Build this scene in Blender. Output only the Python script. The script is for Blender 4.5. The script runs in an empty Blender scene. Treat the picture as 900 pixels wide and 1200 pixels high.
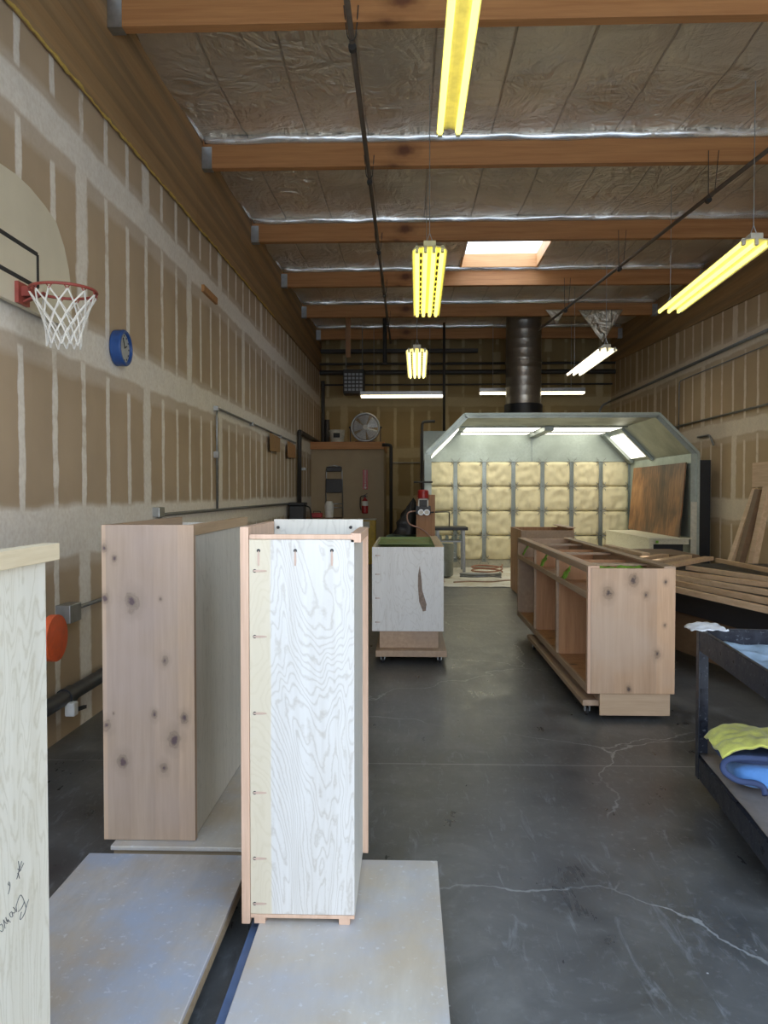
import bpy, bmesh, math, random
from mathutils import Vector, Matrix, Euler, noise
random.seed(7)
scn = bpy.context.scene
COL = scn.collection
PI = math.pi

# ------------------------------------------------------------------ camera
cam_d = bpy.data.cameras.new('camera'); cam = bpy.data.objects.new('camera', cam_d); COL.objects.link(cam)
cam_d.sensor_fit = 'HORIZONTAL'; cam_d.sensor_width = 36; cam_d.lens = 36.0
cam_d.clip_start = .05; cam_d.clip_end = 200
cam.location = (0, 0, 1.5)
cam.rotation_euler = (PI/2 - math.atan(22.5/900), 0, math.atan(28/900))
scn.camera = cam
CR = cam.rotation_euler.to_matrix()
CO = Vector((0, 0, 1.5))
def _ray(x, y):
    return CR @ Vector(((x-450)/900, (600-y)/900, -1))
def at(x, y, Y):
    d = _ray(x, y); return CO + d*(Y/d.y)
def atz(x, y, z):
    d = _ray(x, y); return CO + d*((z-1.5)/d.z)
def atx(x, y, X):
    d = _ray(x, y); return CO + d*(X/d.x)

scn.view_settings.view_transform = 'Standard'
scn.view_settings.look = 'None'
scn.view_settings.gamma = 1
scn.view_settings.use_curve_mapping = False
scn.view_settings.exposure = 0.42

# ------------------------------------------------------------------ node helper
class NT:
    def __init__(s, name):
        s.m = bpy.data.materials.new(name); s.m.use_nodes = True
        s.t = s.m.node_tree; s.t.nodes.clear()
        s.out = s.t.nodes.new('ShaderNodeOutputMaterial')
    def n(s, typ, **kw):
        nd = s.t.nodes.new(typ)
        for k, v in kw.items(): setattr(nd, k, v)
        return nd
    def set(s, sock, v):
        if v is None: return
        if isinstance(v, bpy.types.NodeSocket): s.t.links.new(v, sock)
        elif isinstance(v, (tuple, list)) and sock.type == 'RGBA' and len(v) == 3: sock.default_value = (*v, 1)
        else: sock.default_value = v
    def pos(s, scale=(1, 1, 1), loc=(0, 0, 0), rot=(0, 0, 0)):
        tc = s.n('ShaderNodeTexCoord'); mp = s.n('ShaderNodeMapping')
        s.t.links.new(tc.outputs['Object'], mp.inputs['Vector'])
        mp.inputs['Scale'].default_value = scale; mp.inputs['Location'].default_value = loc
        mp.inputs['Rotation'].default_value = rot
        return mp.outputs[0]
    def sep(s, v):
        nd = s.n('ShaderNodeSeparateXYZ'); s.set(nd.inputs[0], v); return nd.outputs
    def comb(s, x=0., y=0., z=0.):
        nd = s.n('ShaderNodeCombineXYZ')
        for i, v in enumerate((x, y, z)): s.set(nd.inputs[i], v)
        return nd.outputs[0]
    def noise(s, v, scale=5., detail=3., rough=.5, dist=0.):
        nd = s.n('ShaderNodeTexNoise'); s.set(nd.inputs['Vector'], v)
        nd.inputs['Scale'].default_value = scale; nd.inputs['Detail'].default_value = detail
        nd.inputs['Roughness'].default_value = rough; nd.inputs['Distortion'].default_value = dist
        return nd.outputs['Fac']
    def ncol(s, v, scale=5., detail=2.):
        nd = s.n('ShaderNodeTexNoise'); s.set(nd.inputs['Vector'], v)
        nd.inputs['Scale'].default_value = scale; nd.inputs['Detail'].default_value = detail
        return nd.outputs['Color']
    def vor(s, v, scale=5., feature='F1', rand=1.):
        nd = s.n('ShaderNodeTexVoronoi', feature=feature); s.set(nd.inputs['Vector'], v)
        nd.inputs['Scale'].default_value = scale; nd.inputs['Randomness'].default_value = rand
        return nd.outputs['Distance']
    def white(s, v):
        nd = s.n('ShaderNodeTexWhiteNoise', noise_dimensions='1D'); s.set(nd.inputs['W'], v); return nd.outputs['Value']
    def math(s, op, a, b=None, c=None, clamp=False):
        nd = s.n('ShaderNodeMath', operation=op, use_clamp=clamp)
        s.set(nd.inputs[0], a); s.set(nd.inputs[1], b); s.set(nd.inputs[2], c)
        return nd.outputs[0]
    def vadd(s, a, b, op='ADD'):
        nd = s.n('ShaderNodeVectorMath', operation=op); s.set(nd.inputs[0], a); s.set(nd.inputs[1], b); return nd.outputs[0]
    def vscale(s, a, k):
        nd = s.n('ShaderNodeVectorMath', operation='SCALE'); s.set(nd.inputs[0], a); nd.inputs['Scale'].default_value = k; return nd.outputs[0]
    def mr(s, v, a, b, c=0., d=1.):
        nd = s.n('ShaderNodeMapRange'); nd.clamp = True
        for i, q in enumerate((v, a, b, c, d)): s.set(nd.inputs[i], q)
        return nd.outputs[0]
    def mix(s, f, a, b, mode='MIX'):
        nd = s.n('ShaderNodeMix', data_type='RGBA', blend_type=mode)
        s.set(nd.inputs[0], f); s.set(nd.inputs[6], a); s.set(nd.inputs[7], b); return nd.outputs[2]
    def ramp(s, v, stops):
        nd = s.n('ShaderNodeValToRGB'); s.set(nd.inputs[0], v); e = nd.color_ramp.elements
        while len(e) < len(stops): e.new(.5)
        for i, (p, c) in enumerate(stops): e[i].position = p; e[i].color = (*c, 1)
        return nd.outputs[0]
    def bump(s, h, strength=.3, dist=.01):
        nd = s.n('ShaderNodeBump'); s.set(nd.inputs['Height'], h)
        nd.inputs['Strength'].default_value = strength; nd.inputs['Distance'].default_value = dist
        return nd.outputs[0]
    def bsdf(s, col, rough=.5, metal=0., normal=None, spec=.5, emit=None, estr=0., coat=0., trans=0., sheen=0.):
        p = s.n('ShaderNodeBsdfPrincipled')
        s.set(p.inputs['Base Color'], col); s.set(p.inputs['Roughness'], rough); s.set(p.inputs['Metallic'], metal)
        if normal is not None: s.set(p.inputs['Normal'], normal)
        p.inputs['Specular IOR Level'].default_value = spec
        if emit is not None: s.set(p.inputs['Emission Color'], emit); s.set(p.inputs['Emission Strength'], estr)
        p.inputs['Coat Weight'].default_value = coat
        p.inputs['Transmission Weight'].default_value = trans
        p.inputs['Sheen Weight'].default_value = sheen
        s.t.links.new(p.outputs[0], s.out.inputs[0]); return s.m

MATS = {}
def flat(name, col, rough=.5, metal=0., var=.12, nscale=18., bump=.0, spec=.5, **kw):
    if name in MATS: return MATS[name]
    t = NT(name); v = t.pos()
    n1 = t.noise(v, nscale, 4)
    c = t.mix(t.mr(n1, .3, .7), tuple(x*(1-var) for x in col), tuple(min(1, x*(1+var)) for x in col))
    nm = t.bump(t.noise(v, nscale*4, 3), bump, .004) if bump else None
    MATS[name] = t.bsdf(c, t.mr(n1, .2, .8, max(.02, rough-.08), min(1, rough+.08)), metal, nm, spec, **kw)
    return MATS[name]
def emis(name, col, strength):
    t = NT(name); v = t.pos(); n1 = t.noise(v, 3, 1)
    MATS[name] = t.bsdf(tuple(c*.8 for c in col), .5, emit=t.mix(t.mr(n1, .3, .7), tuple(c*.97 for c in col), col), estr=strength)
    return MATS[name]

def wood(name, c_lo, c_hi, axis='z', grain=26., stretch=.05, knots=0., knotcol=(.10, .05, .03), cathedral=0., dirt_sheen=0., dirt_sheen_col=(.2, .2, .22), rough=.55, boards=0., tint=None, seed=0., across='x', tintamt=.5, strip=None, klist=None, ringf=90., ringc=.45):
    t = NT(name)
    sc = {'x': (stretch, 1, 1), 'y': (1, stretch, 1), 'z': (1, 1, stretch)}[axis]
    v = t.pos(sc, (seed, seed*1.3, seed*.7)); v0 = t.pos((1, 1, 1), (seed*2, seed, seed))
    g1 = t.noise(v, grain, 5, .6, .4); g2 = t.noise(v, grain*5, 3, .6)
    f = t.math('ADD', t.math('MULTIPLY', g1, .72), t.math('MULTIPLY', g2, .28))
    if cathedral:
        sc2 = {'x': (.25, 1, 1), 'y': (1, .25, 1), 'z': (1, 1, .22)}[axis]
        vv = t.pos(sc2, (seed, seed*1.3, seed*.7))
        h = t.math('ADD', t.noise(vv, 3.0, 4, .55, .5), t.math('MULTIPLY', t.noise(v0, 60., 3, .6), .012))
        rings = t.math('ABSOLUTE', t.math('SINE', t.math('MULTIPLY', h, ringf)))
        f = t.math('ADD', t.math('MULTIPLY', f, 1-cathedral), t.math('MULTIPLY', t.mr(rings, 0., ringc), cathedral))
    c = t.ramp(t.mr(f, .28, .72), [(0, c_lo), (1, c_hi)])
    if boards:
        sx = t.sep(t.pos()); ax = sx[{'x': 0, 'y': 1, 'z': 2}[across]]
        w = t.white(t.math('FLOOR', t.math('DIVIDE', t.math('ADD', ax, 5.013), boards)))
        c = t.mix(1., c, t.mix(w, (.76, .75, .77), (1.14, 1.03, .93)), 'MULTIPLY')
    if tint:
        c = t.mix(t.mr(t.noise(v0, 2.2, 3), .42, .66, 0., tintamt), c, tint)
    if strip:
        sx2 = t.sep(t.pos())[0]
        c = t.mix(t.mr(t.math('ADD', sx2, t.math('MULTIPLY', t.noise(v0, 5., 3), .01)), strip[0], strip[0]+.006, .75, 0.), c, strip[1])
    if klist:
        pv = t.sep(t.pos()); nd = t.noise(v0, 30., 3, .6); nd2 = t.noise(v0, 38., 3, .6)
        for (kx, kz, kr) in klist:
            dx = t.math('DIVIDE', t.math('SUBTRACT', pv[0], kx), kr); dz = t.math('DIVIDE', t.math('SUBTRACT', pv[2], kz), kr*1.45)
            dd = t.math('SQRT', t.math('ADD', t.math('MULTIPLY', dx, dx), t.math('MULTIPLY', dz, dz)))
            dd = t.math('ADD', dd, t.math('MULTIPLY', t.math('SUBTRACT', nd2, .5), 1.1))
            rg_ = t.math('ABSOLUTE', t.math('SINE', t.math('MULTIPLY', dd, 9.)))
            c = t.mix(t.mr(dd, .9, 2.1, .28, 0.), c, tuple(a*.55 for a in c_lo))
            c = t.mix(t.math('MULTIPLY', t.mr(dd, .75, 1.05, 1., 0.), t.mr(rg_, 0., 1., .35, .6)), c, tuple(a*.45 for a in c_lo))
            c = t.mix(t.math('MULTIPLY', t.mr(t.math('ADD', dd, t.math('MULTIPLY', nd, .8)), .62, .95, 1., 0.), .9), c, knotcol)
    if knots:
        ks = {'x': (.55, 1, 1), 'y': (1, .55, 1), 'z': (1, 1, .6)}[axis]
        kv = t.vadd(t.pos(ks, (seed*3, seed*5, seed)), t.vscale(t.ncol(v0, 14.), .05))
        d = t.vor(kv, knots)
        k = t.mr(d, .06, .14, 1., 0.); halo = t.mr(d, .12, .26, 1., 0.)
        c = t.mix(t.math('MULTIPLY', halo, .5), c, tuple(a*.62 for a in c_lo))
        c = t.mix(t.math('MULTIPLY', k, .85), c, knotcol)
    if dirt_sheen:
        dn = t.noise(v0, 3., 6, .62); dn2 = t.noise(v0, 45., 4, .6)
        c = t.mix(t.mr(dn, .42, .68, 0., dirt_sheen), c, dirt_sheen_col)
        c = t.mix(t.mr(dn2, .62, .7, 0., .35), c, (.75, .78, .82))
    MATS[name] = t.bsdf(c, rough, 0, t.bump(g2, .12, .002), .35)
    return MATS[name]

def drywall(name, ax, phase, wide_phase, paper=(.37, .285, .195), mud=(.66, .60, .49)):
    t = NT(name); p = t.sep(t.pos()); a = p[ax]; z = p[2]
    v = t.pos(); n_lo = t.noise(v, 1.1, 4, .55); n_mid = t.noise(v, 7., 4, .6); n_hi = t.noise(v, 34., 3, .6)
    wob = t.math('MULTIPLY', t.math('SUBTRACT', t.noise(t.vadd(v, (0, 0, 3)), 3., 3), .5), .035)
    aw = t.math('ADD', a, wob)
    def stripe(coord, period, ph, half, soft):
        q = t.math('DIVIDE', t.math('ADD', coord, 200*period - ph), period)
        d = t.math('MULTIPLY', t.math('ABSOLUTE', t.math('SUBTRACT', t.math('FRACT', t.math('ADD', q, .5)), .5)), period)
        return t.mr(d, half, t.math('ADD', half, soft), 1., 0.), t.math('ROUND', q)
    h = t.math('ADD', .008, t.math('MULTIPLY', n_mid, .038))
    s1, idx = stripe(aw, .4064, phase, h, .012)
    # screw columns stop short of the horizontal joints
    def band(z0, half, soft):
        zz = t.math('ADD', z, t.math('MULTIPLY', t.math('SUBTRACT', t.noise(v, 2.4, 4), .5), .09))
        d = t.math('ABSOLUTE', t.math('SUBTRACT', zz, z0))
        return t.mr(d, half, half+soft, 1., 0.)
    row = t.math('FLOOR', t.math('DIVIDE', t.math('ADD', z, .02), 1.22))
    rv = t.white(t.math('ADD', t.math('MULTIPLY', row, 17.3), idx))
    gap_n = t.math('ADD', t.math('MULTIPLY', rv, .12), .04)
    zf = t.math('FRACT', t.math('DIVIDE', z, 1.22))
    near = t.math('MULTIPLY', t.mr(zf, gap_n, t.math('ADD', gap_n, .02)), t.mr(zf, t.math('SUBTRACT', 1., gap_n), t.math('SUBTRACT', .98, gap_n)))
    s1 = t.math('MULTIPLY', s1, t.math('ADD', .22, t.math('MULTIPLY', near, .75)))
    s1 = t.math('MULTIPLY', s1, t.mr(t.math('ADD', n_mid, t.math('MULTIPLY', rv, .35)), .28, .55, .35, 1.))
    odd = t.math('MULTIPLY', t.math('MODULO', row, 2.), 1.22)
    s2, _ = stripe(t.math('ADD', aw, odd), 2.44, wide_phase, t.math('ADD', .035, t.math('MULTIPLY', n_mid, .07)), .03)
    m = t.math('MAXIMUM', t.math('MULTIPLY', s1, .9), t.math('MULTIPLY', s2, .85))
    for z0, hf in ((1.26, .14), (2.46, .10), (3.68, .09)):
        m = t.math('MAXIMUM', m, t.math('MULTIPLY', band(z0, hf, .04), .9))
        m = t.math('MAXIMUM', m, t.math('MULTIPLY', band(z0-.03, .17, .05), .30))
    m = t.math('MULTIPLY', m, t.mr(n_hi, .25, .6, .72, 1.))
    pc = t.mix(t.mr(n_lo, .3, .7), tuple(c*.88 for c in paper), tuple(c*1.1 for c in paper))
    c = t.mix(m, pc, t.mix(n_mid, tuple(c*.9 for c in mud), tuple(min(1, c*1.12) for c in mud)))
    MATS[name] = t.bsdf(c, .85, 0, t.bump(t.math('ADD', m, t.math('MULTIPLY', n_hi, .2)), .25, .004), .2)
    return MATS[name]

# ------------------------------------------------------------------ materials
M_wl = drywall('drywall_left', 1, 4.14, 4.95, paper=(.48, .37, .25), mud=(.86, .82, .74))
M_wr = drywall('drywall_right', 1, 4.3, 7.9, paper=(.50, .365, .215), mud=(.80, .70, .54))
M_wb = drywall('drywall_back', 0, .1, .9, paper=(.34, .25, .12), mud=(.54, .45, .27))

def mk_floor():
    t = NT('polished_concrete'); v = t.pos()
    a = t.noise(v, .55, 5, .55, .6); b = t.noise(v, 2.6, 6, .6, .8); c = t.noise(t.pos((1, 1, 1), (7, 3, 0)), 22., 5, .65)
    col = t.ramp(t.math('ADD', t.math('MULTIPLY', a, .55), t.math('MULTIPLY', b, .45)), [(.36, (.045, .045, .045)), (.52, (.11, .11, .106)), (.66, (.215, .21, .195))])
    col = t.mix(t.mr(c, .56, .74, 0, .35), col, (.26, .27, .27))
    # swept trowel streaks
    vs = t.pos((1.6, .35, 1), (0, 0, 0), (0, 0, .7)); st = t.noise(vs, 9., 5, .7, 1.2)
    col = t.mix(t.mr(st, .57, .72, 0, .42), col, (.33, .35, .36))
    # paint / glue flecks
    sp = t.vor(v, 7.); sp2 = t.noise(v, 1.3, 2)
    col = t.mix(t.math('MULTIPLY', t.mr(sp, .02, .035, 1, 0), t.mr(sp2, .5, .6)), col, (.5, .5, .48))
    # hairline cracks
    cv = t.vadd(t.pos((1, 1, 1), (.42, .36, 0)), t.vscale(t.ncol(v, 3.2, 5), .34))
    cr = t.vor(cv, .52, 'DISTANCE_TO_EDGE'); gate = t.mr(t.noise(t.pos((1, 1, 1), (3, 9, 0)), .8, 3), .44, .56)
    ck = t.math('MULTIPLY', t.mr(cr, .0012, .0038, 1, 0), gate)
    col = t.mix(t.math('MULTIPLY', ck, .7), col, (.36, .37, .36))
    # sawn control joint across the bay
    p = t.sep(v)
    j = t.mr(t.math('ABSOLUTE', t.math('SUBTRACT', p[1], 4.22)), .003, .007, 1, 0)
    j2 = t.mr(t.math('ABSOLUTE', t.math('SUBTRACT', p[1], 10.3)), .004, .009, 1, 0)
    jj = t.math('MULTIPLY', t.math('MAXIMUM', j, j2), t.mr(b, .3, .6, .4, 1))
    col = t.mix(t.math('MULTIPLY', jj, .75), col, (.36, .36, .34))
    rough = t.mr(t.math('ADD', t.math('MULTIPLY', b, .6), t.math('MULTIPLY', st, .4)), .35, .7, .26, .5)
    return t.bsdf(col, rough, 0, t.bump(t.math('ADD', b, t.math('MULTIPLY', ck, -.5)), .08, .01), .5)
M_floor = mk_floor()

def mk_foil(name, base=(.50, .45, .38), lo=.30, hi=.5, crink=.8, metal=.85):
    t = NT(name); v = t.pos((1, .8, 1)); v2 = t.pos()
    warp = t.vadd(v, t.vscale(t.ncol(v, 2.0, 3), .35))
    r1 = t.vor(warp, 5.5, 'F1'); r2 = t.noise(t.pos((1, .45, 1), (2, 0, 0), (0, 0, .5)), 5., 6, .62, 1.3)
    r3 = t.noise(v2, 26., 4, .6, .8)
    rg1 = t.math('ABSOLUTE', t.math('SUBTRACT', t.noise(t.pos((1, .5, 1), (5, 1, 0), (0, 0, .6)), 2.6, 3, .5, 1.6), .5))
    rg2 = t.math('ABSOLUTE', t.math('SUBTRACT', t.noise(t.pos((.6, 1, 1), (9, 4, 0), (0, 0, -.5)), 3.4, 3, .5, 1.6), .5))
    gt = t.mr(t.noise(v2, .6, 2), .40, .62, .15, 1.)
    h = t.math('ADD', t.math('MULTIPLY', t.math('ADD', t.math('ADD', t.math('MULTIPLY', rg1, 4.), t.math('MULTIPLY', rg2, 3.)), t.math('MULTIPLY', r2, .5)), gt), t.math('MULTIPLY', r3, .12))
    s = t.sep(v2)
    q = t.math('FRACT', t.math('DIVIDE', t.math('ADD', s[0], 61 - 1.43), .61))
    seam = t.math('MULTIPLY', t.math('MINIMUM', q, t.math('SUBTRACT', 1., q)), .61)
    sm = t.mr(seam, .004, .012, 1, 0)
    c = t.mix(t.mr(t.noise(v2, 1.1, 3), .3, .7), tuple(x*.85 for x in base), tuple(x*1.08 for x in base))
    c = t.mix(t.math('MULTIPLY', sm, .28), c, (.12, .10, .08))
    return t.bsdf(c, t.mr(r3, .3, .7, lo, hi), metal, t.bump(t.math('SUBTRACT', h, t.math('MULTIPLY', sm, .3)), crink, .05), .5)
M_foil = mk_foil('foil_vapour_barrier', (.90, .82, .69), lo=.28, hi=.42, crink=1.1, metal=.72)
def mk_flap():
    t = NT('foil_edge_silver'); v = t.pos((1, 1, 1)); n = t.noise(v, 3.5, 3, .5, .8); f = t.vor(t.pos((1, .2, 3)), 3.2)
    return t.bsdf(t.mix(t.mr(n, .3, .7), (.80, .79, .76), (.95, .95, .93)), .27, .8, t.bump(t.math('ADD', n, t.math('MULTIPLY', f, .4)), .35, .03), .5)
M_flap = mk_flap()

M_glulam = wood('glulam_laminated_beam', (.30, .19, .085), (.48, .335, .175), 'y', 9., .05, boards=.038, across='z', rough=.6)
M_fir = wood('douglas_fir_beam', (.36, .145, .05), (.60, .30, .115), 'x', 16., .04, knots=2.2, knotcol=(.12, .04, .02), rough=.55)
M_maple = wood('pale_maple_plywood', (.54, .49, .37), (.70, .66, .55), 'z', 20., .06, cathedral=.30, rough=.5, tint=(.76, .70, .55), tintamt=.35, seed=1., ringf=150., ringc=.7)
M_maplefront = wood('pale_maple_plywood_front', (.47, .43, .37), (.635, .61, .565), 'z', 20., .06, cathedral=.30, rough=.5, tint=(.60, .56, .48), tintamt=.3, seed=1., ringf=170., ringc=.7, strip=(-.085, (.60, .51, .345)))
M_maple2 = wood('pale_maple_plywood_plain', (.60, .56, .46), (.74, .70, .60), 'z', 30., .04, cathedral=.2, rough=.5, seed=4.)
M_maplegray = wood('grey_maple_plywood', (.50, .48, .42), (.63, .61, .54), 'z', 22., .05, cathedral=.25, rough=.55, seed=2.)
def _kl(lst, Y, ox, oz, sc):
    out = []
    for (x, y, r) in lst:
        q = at(x, y, Y); out.append((q.x-ox, q.z-oz, r*Y/900*sc))
    return out
M_knotty = wood('knotty_alder_washed', (.36, .265, .185), (.53, .41, .30), 'z', 20., .05, boards=.095, tint=(.40, .31, .27), tintamt=.45, seed=3.3, rough=.5, knotcol=(.09, .055, .06),
    klist=_kl([(122, 642, 4), (123, 701, 5), (155, 706, 9), (188, 702, 2.2), (193, 774, 4.5), (181, 838, 4), (216, 841, 5), (204, 866, 8), (144, 893, 7), (125, 850, 6), (192, 900, 5), (134, 655, 3.5), (133, 836, 1.5)], 2.98, -1.02, .122, 1.))
M_knotty2 = wood('knotty_alder_end', (.42, .28, .17), (.60, .43, .29), 'z', 20., .05, boards=.14, tint=(.50, .39, .30), tintamt=.5, seed=6.1, rough=.5, knotcol=(.07, .045, .04),
    klist=_kl([(742, 680, 5), (713, 695, 4.5), (757, 697, 2.5), (780, 682, 2), (770, 767, 3), (779, 733, 1.5), (737, 808, 2.5)], 5.05, 1.46, .12, 1.3))
M_alder = wood('alder_edge_pink', (.52, .33, .22), (.72, .50, .36), 'z', 30., .05, rough=.5)
M_alderx = wood('alder_rail_tan', (.40, .28, .17), (.58, .43, .28), 'y', 30., .05, rough=.5)
M_alderwash = wood('alder_washed_frame', (.34, .225, .15), (.50, .36, .24), 'y', 30., .05, rough=.5, tint=(.34, .26, .2))
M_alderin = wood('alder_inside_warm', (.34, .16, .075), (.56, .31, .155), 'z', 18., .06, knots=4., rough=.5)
M_dolly = wood('worn_plywood_platform', (.36, .32, .28), (.54, .50, .45), 'y', 10., .25, dirt_sheen=.85, dirt_sheen_col=(.36, .42, .53), tint=(.46, .36, .24), rough=.4, seed=2.2)  # grime plus the blue reflection of the sky, both put into the colour
M_dolly2 = wood('worn_plywood_platform_tan', (.48, .43, .36), (.64, .59, .51), 'y', 10., .25, dirt_sheen=.6, dirt_sheen_col=(.44, .47, .54), tint=(.50, .37, .22), rough=.42, seed=5.2)  # same mix of grime and painted sky reflection, on a tan base
M_plyedge = wood('plywood_edge', (.30, .21, .12), (.52, .39, .24), 'x', 60., .02, rough=.7)
M_lumber = wood('rough_cut_lumber', (.52, .33, .19), (.74, .53, .34), 'y', 24., .05, rough=.6, seed=1.7)
M_lumber2 = wood('rough_cut_lumber_pale', (.55, .37, .22), (.78, .58, .39), 'y', 24., .05, rough=.6, seed=8.7)
M_brownply = wood('brown_bench_panel', (.15, .09, .05), (.24, .15, .085), 'y', 10., .1, rough=.6)
M_paleply = wood('pale_softwood_panel', (.62, .57, .40), (.78, .74, .58), 'y', 14., .15, cathedral=.3, rough=.6)
M_orangewood = wood('skylight_curb_wood', (.52, .26, .10), (.78, .46, .22), 'x', 14., .06, knots=1.5, knotcol=(.35, .16, .06), rough=.6)

M_galv = NT('galvanised_sheet')
def mk_galv(name, base=(.42, .46, .43), rough=.38, metal=.75):
    t = NT(name); v = t.pos()
    sp = t.vor(v, 26.); n = t.noise(v, 2., 4)
    c = t.mix(t.mr(sp, .1, .8), tuple(x*.92 for x in base), tuple(x*1.08 for x in base))
    c = t.mix(t.mr(n, .35, .7), c, tuple(x*.78 for x in base))
    return t.bsdf(c, t.mr(n, .3, .7, rough-.05, rough+.1), metal, t.bump(n, .1, .01))
bpy.data.materials.remove(M_galv.m)
M_galv = mk_galv('galvanised_sheet_metal', (.33, .37, .35))
M_galvlite = mk_galv('galvanised_sheet_pale', (.44, .50, .46), .42, .45)
M_duct = mk_galv('spiral_duct_metal', (.42, .40, .36), .36, .9)
M_steel = flat('zinc_steel', (.45, .47, .48), .35, .9)
M_conduit = flat('conduit_steel', (.30, .31, .31), .42, .8)
M_darkpipe = flat('dark_iron_pipe', (.055, .05, .045), .5, .4)
M_blackpl = flat('black_plastic', (.022, .023, .026), .45)
M_abs = flat('black_abs_drain_pipe', (.035, .037, .042), .4)
M_sprink = flat('sprinkler_pipe_paint', (.16, .125, .095), .5, .5)
M_white = flat('white_plastic', (.72, .71, .66), .45)
M_offwhite = flat('off_white_enamel', (.62, .60, .50), .5)
M_cream = flat('cream_backboard', (.66, .60, .46), .6, var=.06, nscale=3)
M_red = flat('red_paint', (.38, .02, .02), .35)
M_darkred = flat('dark_red_paint', (.20, .025, .02), .4)
M_rim = flat('rusty_red_rim', (.30, .06, .045), .5)
M_net = flat('white_net_cord', (.78, .76, .70), .8)
M_blue = flat('blue_clock_case', (.02, .075, .26), .4)
M_dial = flat('clock_dial', (.40, .42, .40), .5)
M_yellow = flat('yellow_safety_paint', (.58, .38, .02), .45)
M_card = flat('cardboard_brown', (.36, .21, .09), .8)
M_card2 = flat('cardboard_orange', (.48, .25, .10), .8)
M_closet = flat('closet_tan_paint', (.42, .33, .21), .85, var=.06, nscale=3)
M_filter = flat('polyester_filter_pad', (.76, .68, .46), .95, var=.06, nscale=9, bump=.5)
M_tape = flat('green_masking_tape', (.22, .46, .05), .7)
M_greenpanel = flat('green_masked_shelf', (.20, .27, .10), .7)
def mk_cart():
    t = NT('black_cart_steel'); v = t.pos(); n = t.noise(v, 14., 6, .7, .5); n2 = t.noise(v, 55., 4, .6)
    c = t.mix(t.mr(n, .3, .7), (.012, .014, .022), (.035, .042, .06)); c = t.mix(t.mr(n2, .60, .70, 0, .55), c, (.30, .33, .38))
    return t.bsdf(c, t.mr(n, .3, .7, .25, .5), .2)
M_cart = mk_cart()
M_blanket_b = flat('blue_moving_blanket', (.10, .27, .62), .9, bump=.6, sheen=.3)
M_blanket_n = flat('navy_blanket_binding', (.045, .07, .16), .85, bump=.4)
M_blanket_y = flat('yellow_moving_blanket', (.66, .68, .14), .9, bump=.6, sheen=.3)
M_film = flat('white_plastic_film', (.75, .78, .82), .35)
M_rubber = flat('black_rubber', (.015, .015, .016), .7)
M_wheelgrey = flat('grey_wheel_hub', (.60, .60, .58), .45)
M_orange = flat('orange_plastic', (.85, .14, .04), .4)
M_foam = flat('yellow_expanding_foam', (.62, .42, .10), .8, bump=.8, nscale=60)
M_stain = None
def mk_stain():
    t = NT('stained_plywood_sheet'); v = t.pos((1, 1, .18)); v2 = t.pos()
    a = t.noise(v2, 1.0, 4, .55, .4); b = t.noise(v, 18., 5, .6); 
    c = t.ramp(t.math('ADD', t.math('MULTIPLY', a, .7), t.math('MULTIPLY', b, .3)), [(.36, (.04, .025, .015)), (.47, (.13, .065, .032)), (.58, (.34, .16, .065)), (.72, (.58, .33, .15))])
    return t.bsdf(c, .5)
M_stain = mk_stain()
def mk_sheet():
    t = NT('white_floor_sheeting'); v = t.pos()
    n = t.noise(v, 2.4, 5, .6, 1.); w = t.vor(t.vadd(v, t.vscale(t.ncol(v, 2., 2), .5)), 1.6, 'DISTANCE_TO_EDGE')
    c = t.mix(t.mr(n, .45, .7), (.74, .72, .66), (.58, .50, .36))
    c = t.mix(t.math('MULTIPLY', t.mr(w, .006, .02, 1, 0), .4), c, (.40, .34, .24))
    return t.bsdf(c, .5, 0, t.bump(n, .5, .04))
M_sheet = mk_sheet()
def mk_glass():
    t = NT('skylight_acrylic')
    a = t.n('ShaderNodeBsdfTransparent'); b = t.n('ShaderNodeBsdfTranslucent'); m = t.n('ShaderNodeMixShader')
    b.inputs[0].default_value = (.95, .97, 1, 1); m.inputs[0].default_value = .3
    t.t.links.new(a.outputs[0], m.inputs[1]); t.t.links.new(b.outputs[0], m.inputs[2]); t.t.links.new(m.outputs[0], t.out.inputs[0])
    return t.m
M_sky = mk_glass()
M_tubey = emis('yellow_fluorescent_tube', (1., .90, .17), 2.2)
M_tubep = emis('pale_yellow_fluorescent_tube', (1., .90, .34), 2.2)
M_tubew = emis('white_fluorescent_tube', (1., .90, .66), 4.)
M_boothlamp = emis('booth_lamp_panel', (1., .97, .82), 2.1)
M_ref_y = flat('yellowed_reflector', (.70, .64, .34), .45)
M_ref_w = flat('white_reflector', (.66, .62, .50), .45)
M_ink = flat('black_ink', (.03, .03, .03), .7)
M_pencil = flat('pencil_grey', (.12, .12, .12), .7)
M_ground = flat('outdoor_concrete', (.55, .55, .54), .9)
M_bluestrip = flat('blue_grey_painted_edge', (.10, .16, .30), .5)

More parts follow.
